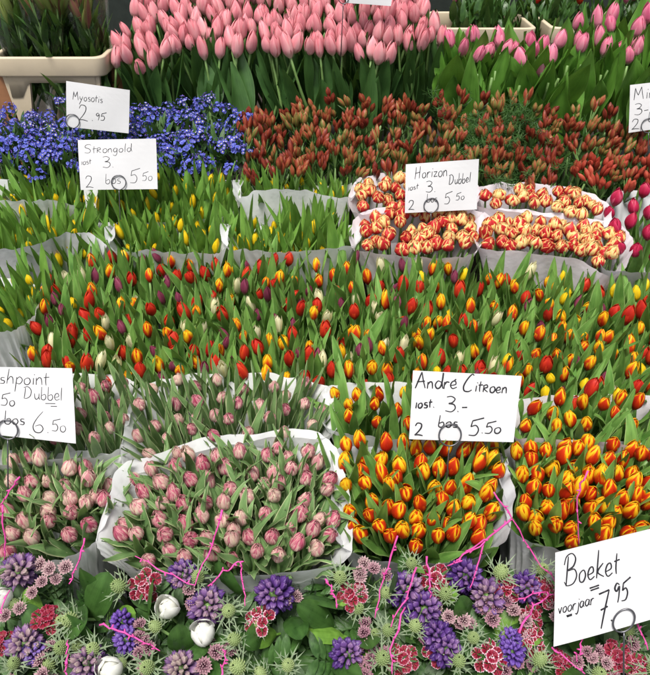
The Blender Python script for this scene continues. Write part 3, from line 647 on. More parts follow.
coolcells = [
 ('cool pink tulip bunch with broad leaves, left one of the leafy group', [(446,34),(470,20),(500,28),(512,44),(480,54),(450,54)], 8),
 ('cool pink tulip bunch in the middle of the leafy pink group', [(515,36),(545,26),(572,36),(575,54),(545,60),(518,54)], 8),
 ('cool pink tulip bunch above and left of the Mini card', [(575,20),(610,8),(640,18),(640,44),(600,50),(578,44)], 12),
 ('cool pink tulip bunch above the Mini card at the right edge', [(636,12),(680,10),(682,50),(640,52)], 9)]
for i, (lab, poly, n) in enumerate(coolcells):
    b = bunch_root('tulip_bunch', lab, 'tulip bunch', poly, 'cool pink tulip bunches')
    fill_bunch(b, [(x, y + 14) for x, y in scatter(poly, 17, 9, seed=170+i, maxn=9)], None, 'cool', k=.7, jit=.14, fl=.10, sc=(.9,1.05), sink=.045, dz=.02)
    fill_bunch(b, scatter(poly, 14, 9, seed=70+i, maxn=n), 'cool', 'cool', k=.7, jit=.16, fl=.16, sc=(.82,1.0), sink=.018, dz=.02)

# ------------------------------------------------------------------ CRATES and LILIES
def rrect(w, d, r, z, n=6):
    pts = []
    for cx, cy, a0 in ((w/2-r, d/2-r, 0), (-w/2+r, d/2-r, PI/2), (-w/2+r, -d/2+r, PI), (w/2-r, -d/2+r, 1.5*PI)):
        for k in range(n+1): pts.append(Vector((cx + r*math.cos(a0+k*PI/2/n), cy + r*math.sin(a0+k*PI/2/n), z)))
    return pts
def crate(label, cx, yf, ztop, w, d, h):
    """beige auction bucket: deep rim band, tapering legs with large openings"""
    t = thing('flower_crate', label, 'crate', (cx, yf + d/2, ztop-h), 'beige plastic flower crates')
    rings = [(-.004, 0, h), (-.003, 0, h+.003), (.007, 0, h+.003), (.0095, 0, h+.001), (.010, 0, h-.002), (.006, 0, h-.050), (.005, 0, h-.054), (.002, 0, h-.055), (-.004, 0, h-.055), (-.005, 0, h-.053), (-.005, 0, h-.003), (-.004,0,h)]
    mb = MB(); rows = []; 
    for o, _, z in rings: rows.append(rrect(w+2*o, d+2*o, .03, z))
    mb.grid(rows, [[(i/28, k/8) for i in range(len(r))] for k, r in enumerate(rows)], 0, True)
    link('rim', mb.mesh('rim', M['beige']), t)
    # lower rim band, stepped back under the rim, with its middle arched
    for face in (-1, 1):
        mb = MB(); n = 24; ro = []; ri = []
        y = face*(d/2-.004)
        for i in range(n+1):
            x = -w/2+.03 + (w-.06)*i/n; s = abs(x)/(w/2)
            zb = h-.075 - (.045 if s > .62 else 0.045*max(0, (s-.45)/.17))
            ro.append((x, zb))
        for th in (0, face*.006):
            pass
        rows = [[(x, y, h-.050) for x, _ in ro], [(x, y, zb) for x, zb in ro], [(x, y - face*.012, zb) for x, zb in ro], [(x, y - face*.012, h-.05) for x, _ in ro]]
        mb.grid(rows, [[(0,0)]*(n+1)]*4); link('rim_band', mb.mesh('rim_band', M['beige']), t)
        for sx in (-1, 1):
            mb = MB(); a = sx*(w/2-.015); bI = sx*(w/2-.105)
            q = [(a, h-.055), (bI+sx*.01, h-.075), (bI+sx*.045, 0.0), (a-sx*.03, 0.0)]
            rows = [[(x, y-face*.002, z) for x, z in (q[0], q[1])], [(x, y-face*.002, z) for x, z in (q[3], q[2])],
                    [(x, y-face*.016, z) for x, z in (q[3], q[2])], [(x, y-face*.016, z) for x, z in (q[0], q[1])], [(x, y-face*.002, z) for x, z in (q[0], q[1])]]
            mb.grid(rows, [[(0,0),(1,0)]]*5)
            k = len(mb.v)
            link('leg', mb.mesh('leg', M['beige'], False), t)
    mb = MB(); mb.box(-w/2+.05, w/2-.05, -d/2+.03, d/2-.03, .0, .02); link('base', mb.mesh('base', M['beige'], False), t)
    return t
def lily_mesh(seed):
    g = random.Random(seed); mb = MB()
    for k in range(5):
        th = g.uniform(.1,.5); az = k*1.3 + g.random(); st = len(mb.v); L = g.uniform(.08,.11)
        for q in range(3): add_petal(mb, q*2*PI/3, L, .0115, math.radians(66), .15, 1.8, nu=4, nv=8, dent=.12, seed=seed+k)
        d = Vector((math.sin(th)*math.cos(az), math.sin(th)*math.sin(az), math.cos(th))); base = d*.03 + Vector((0,0,-.03*k*.5))
        mb.xform(st, Matrix.Translation(base) @ d.to_track_quat('Z','Y').to_matrix().to_4x4())
        mb.tube([base, (0,0,-.05-.02*k)], .003, 5, 1, False)
    mb.tube([(0,0,-.04),(0,0,-.34)], .005, 6, 1)
    for k in range(16):
        add_leaf(mb, (0,0,-.06-.016*k), k*2.4, g.uniform(.09,.13), g.uniform(.016,.026), .4, g.uniform(.6,1.1), .25, 0, .1, seed+k, ns=8, nc=2, mi=2)
    return mb.mesh('lily_stem', [M['lily'], M['stem'], M['fol_dark']])
LILY = variants(lambda i: lily_mesh(1000+i), 4)
c0 = at(46, 62, 2.12)
cr = crate('beige plastic crate holding wrapped lilies at the top left corner', at(47, 62, 2.12).x, c0.y, c0.z + .012, .33, .28, .30)
def sleeve(parent, base, top, r0, r1, h, seed, mat='film', wob=.10):
    mb = MB(); rows = []; uvs = []; n = 40
    for k in range(9):
        s = k/8; row = []
        for i in range(n):
            a = 2*PI*i/n
            r = (r0 + (r1-r0)*s) * (1 + wob*mnoise.noise(Vector((math.cos(a)*2.5, math.sin(a)*2.5, seed + s))) + wob*.5*mnoise.noise(Vector((math.cos(a)*7, math.sin(a)*7, seed*2 + s))))
            c = Vector(base).lerp(Vector(top), s); row.append(c + Vector((r*math.cos(a), r*math.sin(a), 0)))
        rows.append(row); uvs.append([(i/n, s) for i in range(n)])
    mb.grid(rows, uvs, 0, True)
    return link('plastic_sleeve', mb.mesh('plastic_sleeve', M[mat]), parent)
for i, (dx, dy, lab) in enumerate(((-.105, .02, 'lily bunch in clear plastic, leftmost in the beige crate'), (-.005, .0, 'lily bunch with pale green buds in clear plastic, middle of the beige crate'), (.10, .03, 'lily bunch with pinkish buds, right end of the beige crate'))):
    base = Vector((cr.location.x + dx, cr.location.y + dy - .05, cr.location.z + .10))
    b = thing('lily_bunch', lab, 'lily bunch', base, 'lily bunches in the beige crate')
    for k in range(5):
        link('lily_stem', rng.choice(LILY), b, Vector((rng.gauss(0,.025), rng.gauss(0,.025), .30 + rng.uniform(-.04,.03))), axis_quat((rng.gauss(0,.12), rng.gauss(-.05,.12), 1), rng.uniform(0,6)))
    link('foliage', foliage_mesh(1100+i, 70, .055, (.08,.14), (.016,.028), M['fol_dark'], .16, (.2,.7)), b, (0,0,.22))
    sleeve(b, (0,0,0), (0,0,.40), .045, .085, .4, 20+i)
# crates behind the leafy pink tulips
c1 = at(485, 22, 2.50); crate('beige crate behind the left leafy pink tulips, top right of the picture', c1.x - .02, c1.y, c1.z - .022, .40, .30, .30)
c2 = at(600, 22, 2.50); crate('beige crate behind the right leafy pink tulips, at the top right corner', c2.x + .035, c2.y, c2.z - .020, .40, .30, .30)
for i, (px, lab) in enumerate(((470, 'dark leafy flower bunch in the left beige crate at the top edge'), (560, 'dark leafy bunch with dull red blooms in the right crate at the top edge'), (640, 'dark leafy flower bunch at the top right corner'))):
    P = at(px, 2, 2.70); b = thing('flower_bunch', lab, 'flower bunch', P + Vector((0,0,-.20)))
    for q in range(5): link('foliage', foliage_mesh(1200+i*5+q, 60, .09, (.05,.11), (.018,.034), M['fol_dark'], .12), b, (rng.uniform(-.10,.10), rng.uniform(-.08,.04), .16))
    for q in range(7 if i else 3):
        link('bloom', rng.choice(BL['purple' if i != 1 else 'red']), b, (rng.uniform(-.10,.10), rng.uniform(-.06,.03), .19 + rng.uniform(0,.04)), axis_quat((rng.gauss(0,.3), rng.gauss(-.2,.3), 1), 0))
# brown post at the left under the crate and dry wrap beside it
mb = MB(); P = at(4, 92, 2.2); mb.box(-.025, .025, -.02, .02, 0, .34)
tag(link('wooden_post', mb.mesh('wooden_post', M['brown'], False), loc=(P.x, P.y, shelf(P.y)+.002)), 'brown wooden post below the left end of the beige crate', 'post')
mb = MB(); P = at(118, 85, 2.30); mb.box(-.035, .035, -.02, .02, 0, .36)
tag(link('wooden_post', mb.mesh('wooden_post', M['brown'], False), loc=(P.x, P.y, shelf(P.y)+.002)), 'brown wooden post between the beige crate and the pink tulips', 'post')

# ------------------------------------------------------------------ PRICE CARDS
GL = {
'A':(.72,[[(0,-.02),(.18,.5),(.36,1)],[(.36,1),(.46,.5),(.60,.0)],[(.08,.38),(.56,.44)]]),
'B':(.80,[[(.22,1),(.16,.5),(.10,-.05)],[(.0,.72),(.12,1.0),(.42,1.08),(.62,.88),(.5,.62),(.2,.5),(.55,.5),(.68,.25),(.5,.0),(.15,-.04),(.0,.12)]]),
'C':(.70,[[(.62,1.05),(.5,1.12),(.25,.8),(.05,.35),(.1,.05),(.35,.0),(.55,.12)]]),
'D':(.80,[[(.15,.9),(.1,.45),(.02,0)],[(.0,.9),(.35,.98),(.62,.7),(.55,.25),(.25,.02),(.0,.02)]]),
'H':(.70,[[(.12,1),(.08,.5),(.0,-.05)],[(.56,1.05),(.5,.5),(.46,0)],[(.02,.45),(.55,.55)]]),
'M':(.85,[[(.05,0),(.10,.5),(.15,.95)],[(.15,.95),(.25,.6),(.36,.35)],[(.36,.35),(.5,.7),(.62,1)],[(.62,1),(.66,.5),(.74,.0)]]),
'S':(.70,[[(.62,.92),(.42,1.02),(.12,.92),(.08,.68),(.4,.52),(.55,.3),(.4,.05),(.0,.08)]]),
'R':(.55,[[(.08,.55),(.05,0)],[(.0,.5),(.3,.62),(.38,.42),(.1,.28),(.42,.0)]]),
'a':(.50,[[(.36,.42),(.15,.48),(.0,.25),(.1,.0),(.3,.1),(.38,.44),(.36,.1),(.46,.0)]]),
'b':(.50,[[(.08,1),(.04,.5),(.02,.05),(.25,-.02),(.4,.2),(.3,.42),(.06,.3)]]),
'd':(.52,[[(.36,.38),(.15,.46),(.0,.22),(.12,.0),(.32,.12),(.42,.6),(.44,.98),(.40,.4),(.46,.0)]]),
'e':(.46,[[(.04,.2),(.32,.28),(.28,.48),(.1,.44),(.0,.2),(.14,.0),(.4,.1)]]),
'g':(.50,[[(.36,.42),(.15,.48),(.0,.25),(.12,.02),(.34,.2),(.36,.44),(.32,-.2),(.15,-.42),(-.05,-.3)]]),
'h':(.50,[[(.14,1.02),(.06,.5),(.0,.0)],[(.02,.2),(.2,.48),(.34,.4),(.36,.0)]]),
'1':(.24,[[(.11,.52),(.06,.0)]]),
'i':(.24,[[(.10,.45),(.06,.0)],[(.15,.66),(.17,.70)]]),
'j':(.28,[[(.16,.45),(.12,-.15),(-.02,-.4),(-.15,-.3)],[(.2,.66),(.22,.7)]]),
'k':(.48,[[(.12,1),(.06,.5),(.0,0)],[(.36,.5),(.06,.22),(.4,.0)]]),
'l':(.24,[[(.14,1),(.08,.5),(.05,.0)]]),
'n':(.46,[[(.02,.45),(.0,.0)],[(.01,.25),(.16,.46),(.3,.4),(.34,.0)]]),
'o':(.46,[[(.2,.46),(.02,.32),(.04,.04),(.24,.0),(.38,.22),(.3,.44),(.16,.44)]]),
'p':(.50,[[(.08,.48),(.02,.0),(-.04,-.5)],[(.04,.3),(.24,.5),(.4,.3),(.25,.04),(.04,.08)]]),
'r':(.38,[[(.02,.45),(.0,.0)],[(.01,.22),(.14,.44),(.32,.42)]]),
's':(.40,[[(.30,.44),(.1,.44),(.08,.28),(.28,.2),(.24,.02),(.0,.02)]]),
't':(.34,[[(.16,.8),(.10,.3),(.12,.0)],[(.0,.5),(.32,.54)]]),
'u':(.48,[[(.0,.45),(.02,.1),(.16,.0),(.34,.2)],[(.36,.45),(.34,.1),(.42,.0)]]),
'v':(.42,[[(.0,.45),(.14,.0)],[(.14,.0),(.34,.48)]]),
'y':(.50,[[(.0,.46),(.06,.16),(.22,.14)],[(.40,.48),(.2,.0),(-.06,-.5)]]),
'z':(.46,[[(.0,.44),(.36,.46)],[(.36,.46),(.02,.02)],[(.02,.02),(.40,.04)]]),
'0':(.50,[[(.22,.5),(.02,.36),(.04,.06),(.24,.0),(.4,.22),(.34,.46),(.18,.5)]]),
'2':(.60,[[(.02,.75),(.15,.98),(.42,.92),(.42,.62),(.2,.25),(.0,.02)],[(.0,.02),(.25,.06),(.56,.0)]]),
'3':(.60,[[(.05,.95),(.3,1.0),(.5,.84),(.36,.6),(.18,.54),(.46,.48),(.54,.22),(.34,.0),(.02,.06)]]),
'5':(.64,[[(.16,.86),(.10,.52)],[(.10,.52),(.34,.60),(.48,.34),(.34,.04),(.02,.04)],[(.16,.86),(.7,1.04)]]),
'6':(.60,[[(.50,1.05),(.22,.7),(.02,.3),(.1,.02),(.34,.0),(.48,.2),(.36,.38),(.12,.3)]]),
'7':(.56,[[(.0,.95),(.5,1.0)],[(.5,1.0),(.3,.45),(.14,-.1)],[(.1,.46),(.44,.52)]]),
'9':(.50,[[(.40,.86),(.2,.98),(.04,.76),(.2,.58),(.4,.8),(.36,.3),(.28,.0)]]),
'.':(.22,[[(.06,.03),(.09,.06)]]), '-':(.4,[[(.04,.28),(.32,.3)]]), "'":(.3,[[(.0,.72),(.2,.92)]]), '=':(.6,[[(.0,.25),(.5,.32)],[(.05,.05),(.5,.12)]]), '_':(1.0,[[(.0,.0),(.95,.04)]]), ' ':(.3,[]),
}
def price_card(label, px, d, tilt, lines, ring=None, ringR=8.0, pen=.0011, stemlen=.20, group='handwritten price cards'):
    """px = four picture corners TL TR BR BL; the card is a real sheet leaning back by tilt, standing at depth d"""
    cx = sum(p[0] for p in px)/4; cy = sum(p[1] for p in px)/4; C = at(cx, cy, d)
    nrm = Vector((-ray(cx, cy).x*.35, -math.cos(tilt), math.sin(tilt))).normalized()
    def hit(p):
        r = ray(*p); return EYE + r * ((C-EYE).dot(nrm)/r.dot(nrm))
    TL, TR, BR, BL = [hit(p) for p in px]
    Wd = (TR-TL).length; Hd = (BL-TL).length
    base = Vector((C.x, C.y, min(BL.z, BR.z) - stemlen)); t = thing('price_card', label, 'price card', base, group)
    def S(u, v, off=0.0):
        off += .005*math.sin(3*u+1)*math.sin(2.4*v)
        a = TL.lerp(TR, u); b = BL.lerp(BR, u); return a.lerp(b, v) + nrm*off - base
    mb = MB(); n = 8
    def sheet(off): return [[S(i/n, j/n, off) for i in range(n+1)] for j in range(n+1)]
    uvg = [[(i/n, 1-j/n) for i in range(n+1)] for j in range(n+1)]
    f, k = sheet(.0), sheet(-.0012)
    mb.grid(f, uvg); mb.grid([r[::-1] for r in k], uvg)
    def edge(a, b): mb.grid([a, b], [[(0,0)]*len(a)]*2)
    edge(k[0], f[0]); edge(f[-1], k[-1]); edge([r[0] for r in f], [r[0] for r in k]); edge([r[-1] for r in k], [r[-1] for r in f])
    link('card', mb.mesh('card', M['card'], False), t)
    asp = Hd/Wd; g = random.Random(int(cx*7))
    for (s, u, v, h, kx, slope, pw) in lines:
        mb = MB(); x = u
        for ch in s:
            adv, strokes = GL[ch]; jh = h*g.uniform(.94, 1.07); dv = g.uniform(-.02,.02)*h
            for stq in strokes:
                pts = [Vector((p[0], p[1], 0)) for p in stq]
                if len(pts) > 2: pts = catmull(pts, 5)
                out = []
                for p in pts:
                    uu = x + (p.x + .12*p.y*0)*jh*asp*kx; vv = v + dv + slope*(uu-u) - p.y*jh
                    out.append(S(uu, vv, -.0004))
                m = len(out)
                mb.tube(out, [pen*pw*(.75 + .35*math.sin(PI*(i+.5)/m) ) for i in range(m)], 5)
            x += adv*h*asp*kx*1.08
        link('lettering', mb.mesh('lettering', M['ink']), t)
    if ring:
        u, v = ring
        c = S(u, v, .004); ex = (S(1,v)-S(0,v)).normalized(); ey = (S(u,0)-S(u,1)).normalized(); R = ringR*d/FPX
        mb = MB(); mb.tube([c + ex*R*math.cos(2*PI*k/28) + ey*R*math.sin(2*PI*k/28) for k in range(29)], .0014, 6, 0, False)
        mb.tube([c - ey*R, c - ey*R*1.6 , c - ey*(R+stemlen*.9)], .0014, 6)
        link('ring_clip', mb.mesh('ring_clip', M['ring']), t)
    return t
price_card('white handwritten card reading Myosotis 2.95 in the blue flowers', [(66.2,80.9),(129.8,90.1),(128.5,133.4),(67,126.6)], 1.94, .30,
  [('Myosotis', .10,.38,.19,.92,-.01,.9), ('2', .20,.82,.36,1.0,0,1.0), ('.', .40,.80,.2,1.2,0,1.2), ('95', .47,.78,.17,1.1,-.1,1.0)], (.10,.86), 6.5)
price_card('greyish white handwritten card reading Strongold in the yellow tulips', [(77.8,140),(156,138.5),(157.5,189),(81,190)], 1.84, .45,
  [('StRongold', .08,.27,.17,1.25,-.03,.85), ('1ost', .03,.50,.13,1.05,-.15,.8), ('3.', .30,.56,.22,1.3,0,.9), ('2', .07,.95,.25,1.15,0,.9), ('bos', .33,.88,.2,1.1,0,.85), ('5', .64,.88,.27,1.1,0,.9), ('50', .80,.83,.17,1.1,-.05,.85)], (.50,.86), 7)
price_card('white handwritten card reading Horizon Dubbel in the red and cream tulips', [(405.8,164.3),(479,159),(477,209.5),(404.8,213)], 1.80, .40,
  [('Horizon', .13,.30,.24,.84,-.02,1.0), ('Dubbel', .60,.47,.20,.72,-.10,1.05), ('1ost', .04,.54,.13,1.1,-.2,.9), ('3.', .28,.60,.23,1.15,0,1.0), ('2', .05,.94,.20,1.1,0,1.0), ('bos', .30,.80,.16,1.0,0,.95), ('5', .54,.86,.25,1.0,0,1.0), ('50', .70,.79,.15,1.1,-.05,.95)], (.36,.87), 7.2)
price_card('largest white handwritten card reading Dubbel 6.50, cut off by the left edge', [(-58,366),(72,368.2),(75.6,443.8),(-60,428)], 1.235, .62,
  [('Dashpoint', .27,.24,.20,1.22,0,.85), ('Dubbel', .62,.44,.18,1.05,-.01,.8), ('_', .78,.49,.16,1.0,0,.8), ('_', .82,.525,.10,1.0,0,.8), ('l0.50', .345,.56,.17,1.15,.0,.85), ('20', .20,.84,.18,1.1,0,.85), ('bos', .475,.82,.18,1.2,-.02,.95), ('6.', .68,.90,.27,1.15,0,.9), ('50', .82,.86,.16,1.2,.03,.85)], (.50,.90), 9.5)
price_card('white handwritten card reading André Citroen 3.- and 5.50', [(413,370.5),(521.9,376),(513.9,442.5),(409,438.8)], 1.245, .55,
  [('Andre', .03,.25,.22,1.02,-.04,1.2), ("'", .385,.22,.13,1.0,0,1.2), ('C', .47,.27,.24,1.05,0,1.15), ('itRoen', .585,.26,.18,.98,.03,1.15), ('1ost.', .04,.54,.16,1.02,-.12,1.25), ('3.-', .32,.57,.22,1.2,0,1.2), ('2', .05,.94,.19,1.15,0,1.2), ('bos', .27,.80,.18,1.15,0,1.15), ('5', .56,.92,.25,1.15,0,1.2), ('.50', .68,.88,.17,1.25,-.02,1.15)], (.385,.91), 11, pen=.0012)
price_card('white handwritten card reading Boeket voorjaar 7.95 at the lower right', [(555.3,552.8),(690,519),(690,609),(553.2,646)], 1.03, .62,
  [('Boeket', .07,.37,.28,.66,.06,1.1), ('=', .26,.50,.13,1.5,.03,1.1), ('voorjaar', .03,.655,.135,.78,-.03,.85), ('=', .09,.715,.07,1.8,0,.9), ('7.', .33,.90,.34,.60,0,1.2), ('95', .445,.71,.22,.62,-.1,1.15)], (.515,.91), 11, pen=.0012)
price_card('white handwritten card reading Mini at the right edge above the red buds', [(630.1,85),(690,78),(690,124),(628.3,132.8)], 1.95, .30,
  [('Mini.', .06,.32,.26,1.05,0,1.0), ('3-', .08,.64,.24,1.2,0,1.0), ('2', .05,.94,.22,1.2,0,1.0), ('bos', .32,.82,.2,1.2,0,1.0)], (.32,.90), 7)
price_card('white card cut off by the top edge above the salmon pink tulips', [(348,-34),(397,-31),(391,6),(346,3)], 2.10, .25, [], (-.06,.88), 5)

# ------------------------------------------------------------------ MIXED BOUQUETS
def hyacinth_mesh(seed, mat):
    g = random.Random(seed); mb = MB(); n = 40
    for k in range(n):
        z = 1 - 1.7*(k+.5)/n; a = k*2.39996 + g.uniform(-.12,.12); r = math.sqrt(max(0, 1-z*z))
        nd = Vector((r*math.cos(a), r*math.sin(a), z*.6 + .55)).normalized()
        c = Vector((r*math.cos(a)*.0135, r*math.sin(a)*.0135, z*.034 + g.uniform(-.002,.002)))
        st = len(mb.v); L = g.uniform(.017,.024)*(1 - .3*max(0, z)); R = L*g.uniform(.27,.34); rows = []; uvs = []
        cu = min(1, max(0, .5 + .5*min(1, max(0, (z+.35)/1.1))))       # lower florets purple, upper ones greyer
        for j in range(8):
            v = j/7; rr = R*(.34 + .66*math.sin(PI*(.06+.80*v))**.9) * (1 - .60*max(0, v-.72)/.28)
            rows.append([(rr*(1+(.06+.30*v*v)*math.cos(q*PI/2))*math.cos(q*PI/6), rr*(1+(.06+.30*v*v)*math.cos(q*PI/2))*math.sin(q*PI/6), L*v + .12*L*v*v*math.cos(q*PI/2)) for q in range(12)])
            uvs.append([(cu, v) for q in range(12)])
        tp = len(mb.v) + 7*12; mb.grid(rows, uvs, 0, True)
        mb.f.append(tuple(tp+q for q in range(12))); mb.m.append(0)
        mb.xform(st, Matrix.Translation(c) @ nd.to_track_quat('Z','Y').to_matrix().to_4x4())
    mb.tube([(0,0,.02),(0,0,-.25)], .005, 6, 1)
    return mb.mesh('hyacinth', [mat, M['stem']])
def thistle_meshes(seed):
    g = random.Random(seed); cone = MB(); n = 110
    rows = []; uvs = []
    for j in range(9):
        v = j/8; r = .0105*math.sin(PI*(.15+.85*v*.98))**.6*(1-.1*v); rows.append([(r*math.cos(q*PI/6), r*math.sin(q*PI/6), .026*v) for q in range(12)]); uvs.append([(q/12, v*.3) for q in range(12)])
    cone.grid(rows, uvs, 0, True)
    for k in range(n):
        v = .03 + .97*(k+.5)/n; a = k*2.39996; r = .0105*math.sin(PI*(.15+.85*v*.98))**.6*(1-.1*v)
        nd = Vector((math.cos(a)*(1-v*.7), math.sin(a)*(1-v*.7), .1+v)).normalized(); c = Vector((r*math.cos(a), r*math.sin(a), .026*v)); s = g.uniform(.0026,.0042)
        sd = nd.orthogonal().normalized(); q = nd.cross(sd); b = len(cone.v); w = .0011
        for d in range(4):
            cone.v.append(tuple(c + (sd*math.cos(d*PI/2) + q*math.sin(d*PI/2))*w)); cone.uv.append((.5, .4))
        cone.v.append(tuple(c + nd*s)); cone.uv.append((.5, 1.0))
        for d in range(4): cone.f.append((b+d, b+(d+1) % 4, b+4)); cone.m.append(0)
    cone.v = [(x*1.08, y*1.08, z*1.08) for x, y, z in cone.v]
    cone.tube([(0,0,.002),(0,0,-.2)], .003, 6, 1)
    br = MB()
    for k in range(10):
        az = k*2*PI/10 + g.uniform(-.15,.15); L = g.uniform(.030,.050)
        add_leaf(br, (math.cos(az)*.004, math.sin(az)*.004, .002), az, L, .0042, .9, g.uniform(.7,1.5), .5, g.uniform(-.4,.4), .1, seed+k, ns=7, nc=2, wpow=.3, tpow=1.1)
        for sidek in (-1, 1):   # spines on the bract
            d = L*.45; p = Vector((math.cos(az)*d, math.sin(az)*d, .002 + d*.45))
            add_leaf(br, p, az + sidek*.9, .013, .0025, 1.0, 1.0, .3, 0, 0, 0, ns=3, nc=2, wpow=.2, tpow=1.0)
    return cone.mesh('thistle', [M['thistle'], M['stem']]), br.mesh('bracts', M['bract'])
def astrantia_mesh(seed):
    g = random.Random(seed); mb = MB()
    for head in range(3):
        st = len(mb.v); 
        for k in range(15):
            add_leaf(mb, (0,0,0), k*2*PI/15, g.uniform(.012,.015), .0048, 1.15, .95, .25, 0, .05, k, ns=5, nc=2, wpow=.5, tpow=.7)
        for k in range(42):
            z = .15 + .85*(k+.5)/42; a = k*2.4; r = math.sqrt(max(0, 1-z*z)); d = Vector((r*math.cos(a), r*math.sin(a), z)); 
            mb.tube([d*.002, d*.0075*g.uniform(.8,1.2), d*.0098*g.uniform(.85,1.15)], [.0003,.00045,.0012], 4, 0)
        off = Vector((0,0,0)) if head == 0 else Vector((math.cos(head*2.6+seed)*.021, math.sin(head*2.6+seed)*.021, -.006))
        nd = Vector((off.x*12, off.y*12, 1)).normalized()
        mb.xform(st, Matrix.Translation(off) @ nd.to_track_quat('Z','Y').to_matrix().to_4x4())
        mb.tube([off, off*.5+Vector((0,0,-.03)), (0,0,-.16)], .0012, 4, 1, False)
    return mb.mesh('astrantia', [M['astr'], M['stem']])
def dianthus_mesh(seed):
    g = random.Random(seed); mb = MB()
    for k in range(9):
        r = 0 if k == 0 else (.012 if k < 4 else .021); a = k*2.4 + seed; off = Vector((r*math.cos(a), r*math.sin(a), -.009*(r/.02)**2 + g.uniform(-.003,.003)))
        nd = Vector((off.x*22, off.y*22, 1)).normalized(); st = len(mb.v); s = g.uniform(.0095,.0125)
        for j in range(5):
            a1 = j*2*PI/5 + g.uniform(-.1,.1); rows = []; uvs = []
            for v in (0, .2, .45, .7, .88, 1.0):
                w = .08 + .68*v**.9; rows.append([]); uvs.append([])
                for i in range(7):
                    t = -1 + i/3; ang = a1 + t*.62*(.5+.5*v)
                    rr = s*v*(1 - .05*t*t) + (s*.07*math.cos(i*PI) if v == 1.0 else 0)
                    rows[-1].append((rr*math.cos(ang), rr*math.sin(ang), s*(.35*math.sin(v*1.8) + .10*math.sin(t*5+j)*v))); uvs[-1].append((.5+t*.5, v))
            mb.grid(rows, uvs)
        mb.xform(st, Matrix.Translation(off) @ nd.to_track_quat('Z','Y').to_matrix().to_4x4())
        mb.tube([off, off - nd*.014, off*.3 + Vector((0,0,-.045))], [.002,.003,.0015], 5, 1, False)
    mb.tube([(0,0,-.04),(0,0,-.2)], .0025, 5, 1)
    for k in range(10): add_leaf(mb, (0,0,-.012), k*2.4, g.uniform(.022,.038), .005, 1.0, 1.1, .3, 0, .1, k, ns=5, nc=2, mi=2)
    return mb.mesh('dianthus', [M['dian'], M['stem'], M['fol']])
HY = variants(lambda i: hyacinth_mesh(1300+i, M['hya']), 4); HYB = variants(lambda i: hyacinth_mesh(1310+i, M['hya_blue']), 2)
THI = variants(lambda i: thistle_meshes(1320+i), 4)
AST = variants(lambda i: astrantia_mesh(1340+i), 3); DIA = variants(lambda i: dianthus_mesh(1360+i), 3)
def big_leaf(seed, mat, L, W):
    mb = MB(); g = random.Random(seed); add_leaf(mb, (0,0,0), 0, L, W, g.uniform(.1,.4), g.uniform(.7,1.1), .25, g.uniform(-.4,.4), .08, seed, ns=14, nc=6, wpow=.6, tpow=.6)
    mb.tube([(0,0,.002),(-.01,0,-.10)], .002, 5, 0); return mb.mesh('leaf', mat)
BLF = {'d': variants(lambda i: big_leaf(1400+i, M['fol_dark'], .10, .042), 3), 'l': variants(lambda i: big_leaf(1410+i, M['fol_lite'], .075, .034), 3), 'g': variants(lambda i: big_leaf(1420+i, M['fol_grey'], .07, .026), 2), 'D': variants(lambda i: big_leaf(1430+i, M['fol_dark'], .11, .052), 2)}
def pinnate(seed, mat, n=7, L=.042, W=.014):
    g = random.Random(seed); mb = MB()
    for br in range(5):
        az = g.uniform(0, 6.28); p = Vector((0,0,-.04)); th = g.uniform(.15,.5)
        for s in range(n):
            th += .09; d = Vector((math.sin(th)*math.cos(az), math.sin(th)*math.sin(az), math.cos(th))); q = p + d*.016
            mb.tube([p, q], .001, 4, 0, False); p = q
            for sd in (-1, 1): add_leaf(mb, p, az + sd*1.1, L*g.uniform(.7,1.1), W*g.uniform(.8,1.2), th+.3, th+.8, .25, 0, .05, s, ns=6, nc=2, wpow=.6, tpow=.7)
    return mb.mesh('foliage', mat)
PIN = variants(lambda i: pinnate(1440+i, M['fol']), 3) + variants(lambda i: pinnate(1450+i, M['fol_grey'], 6, .035, .012), 2)
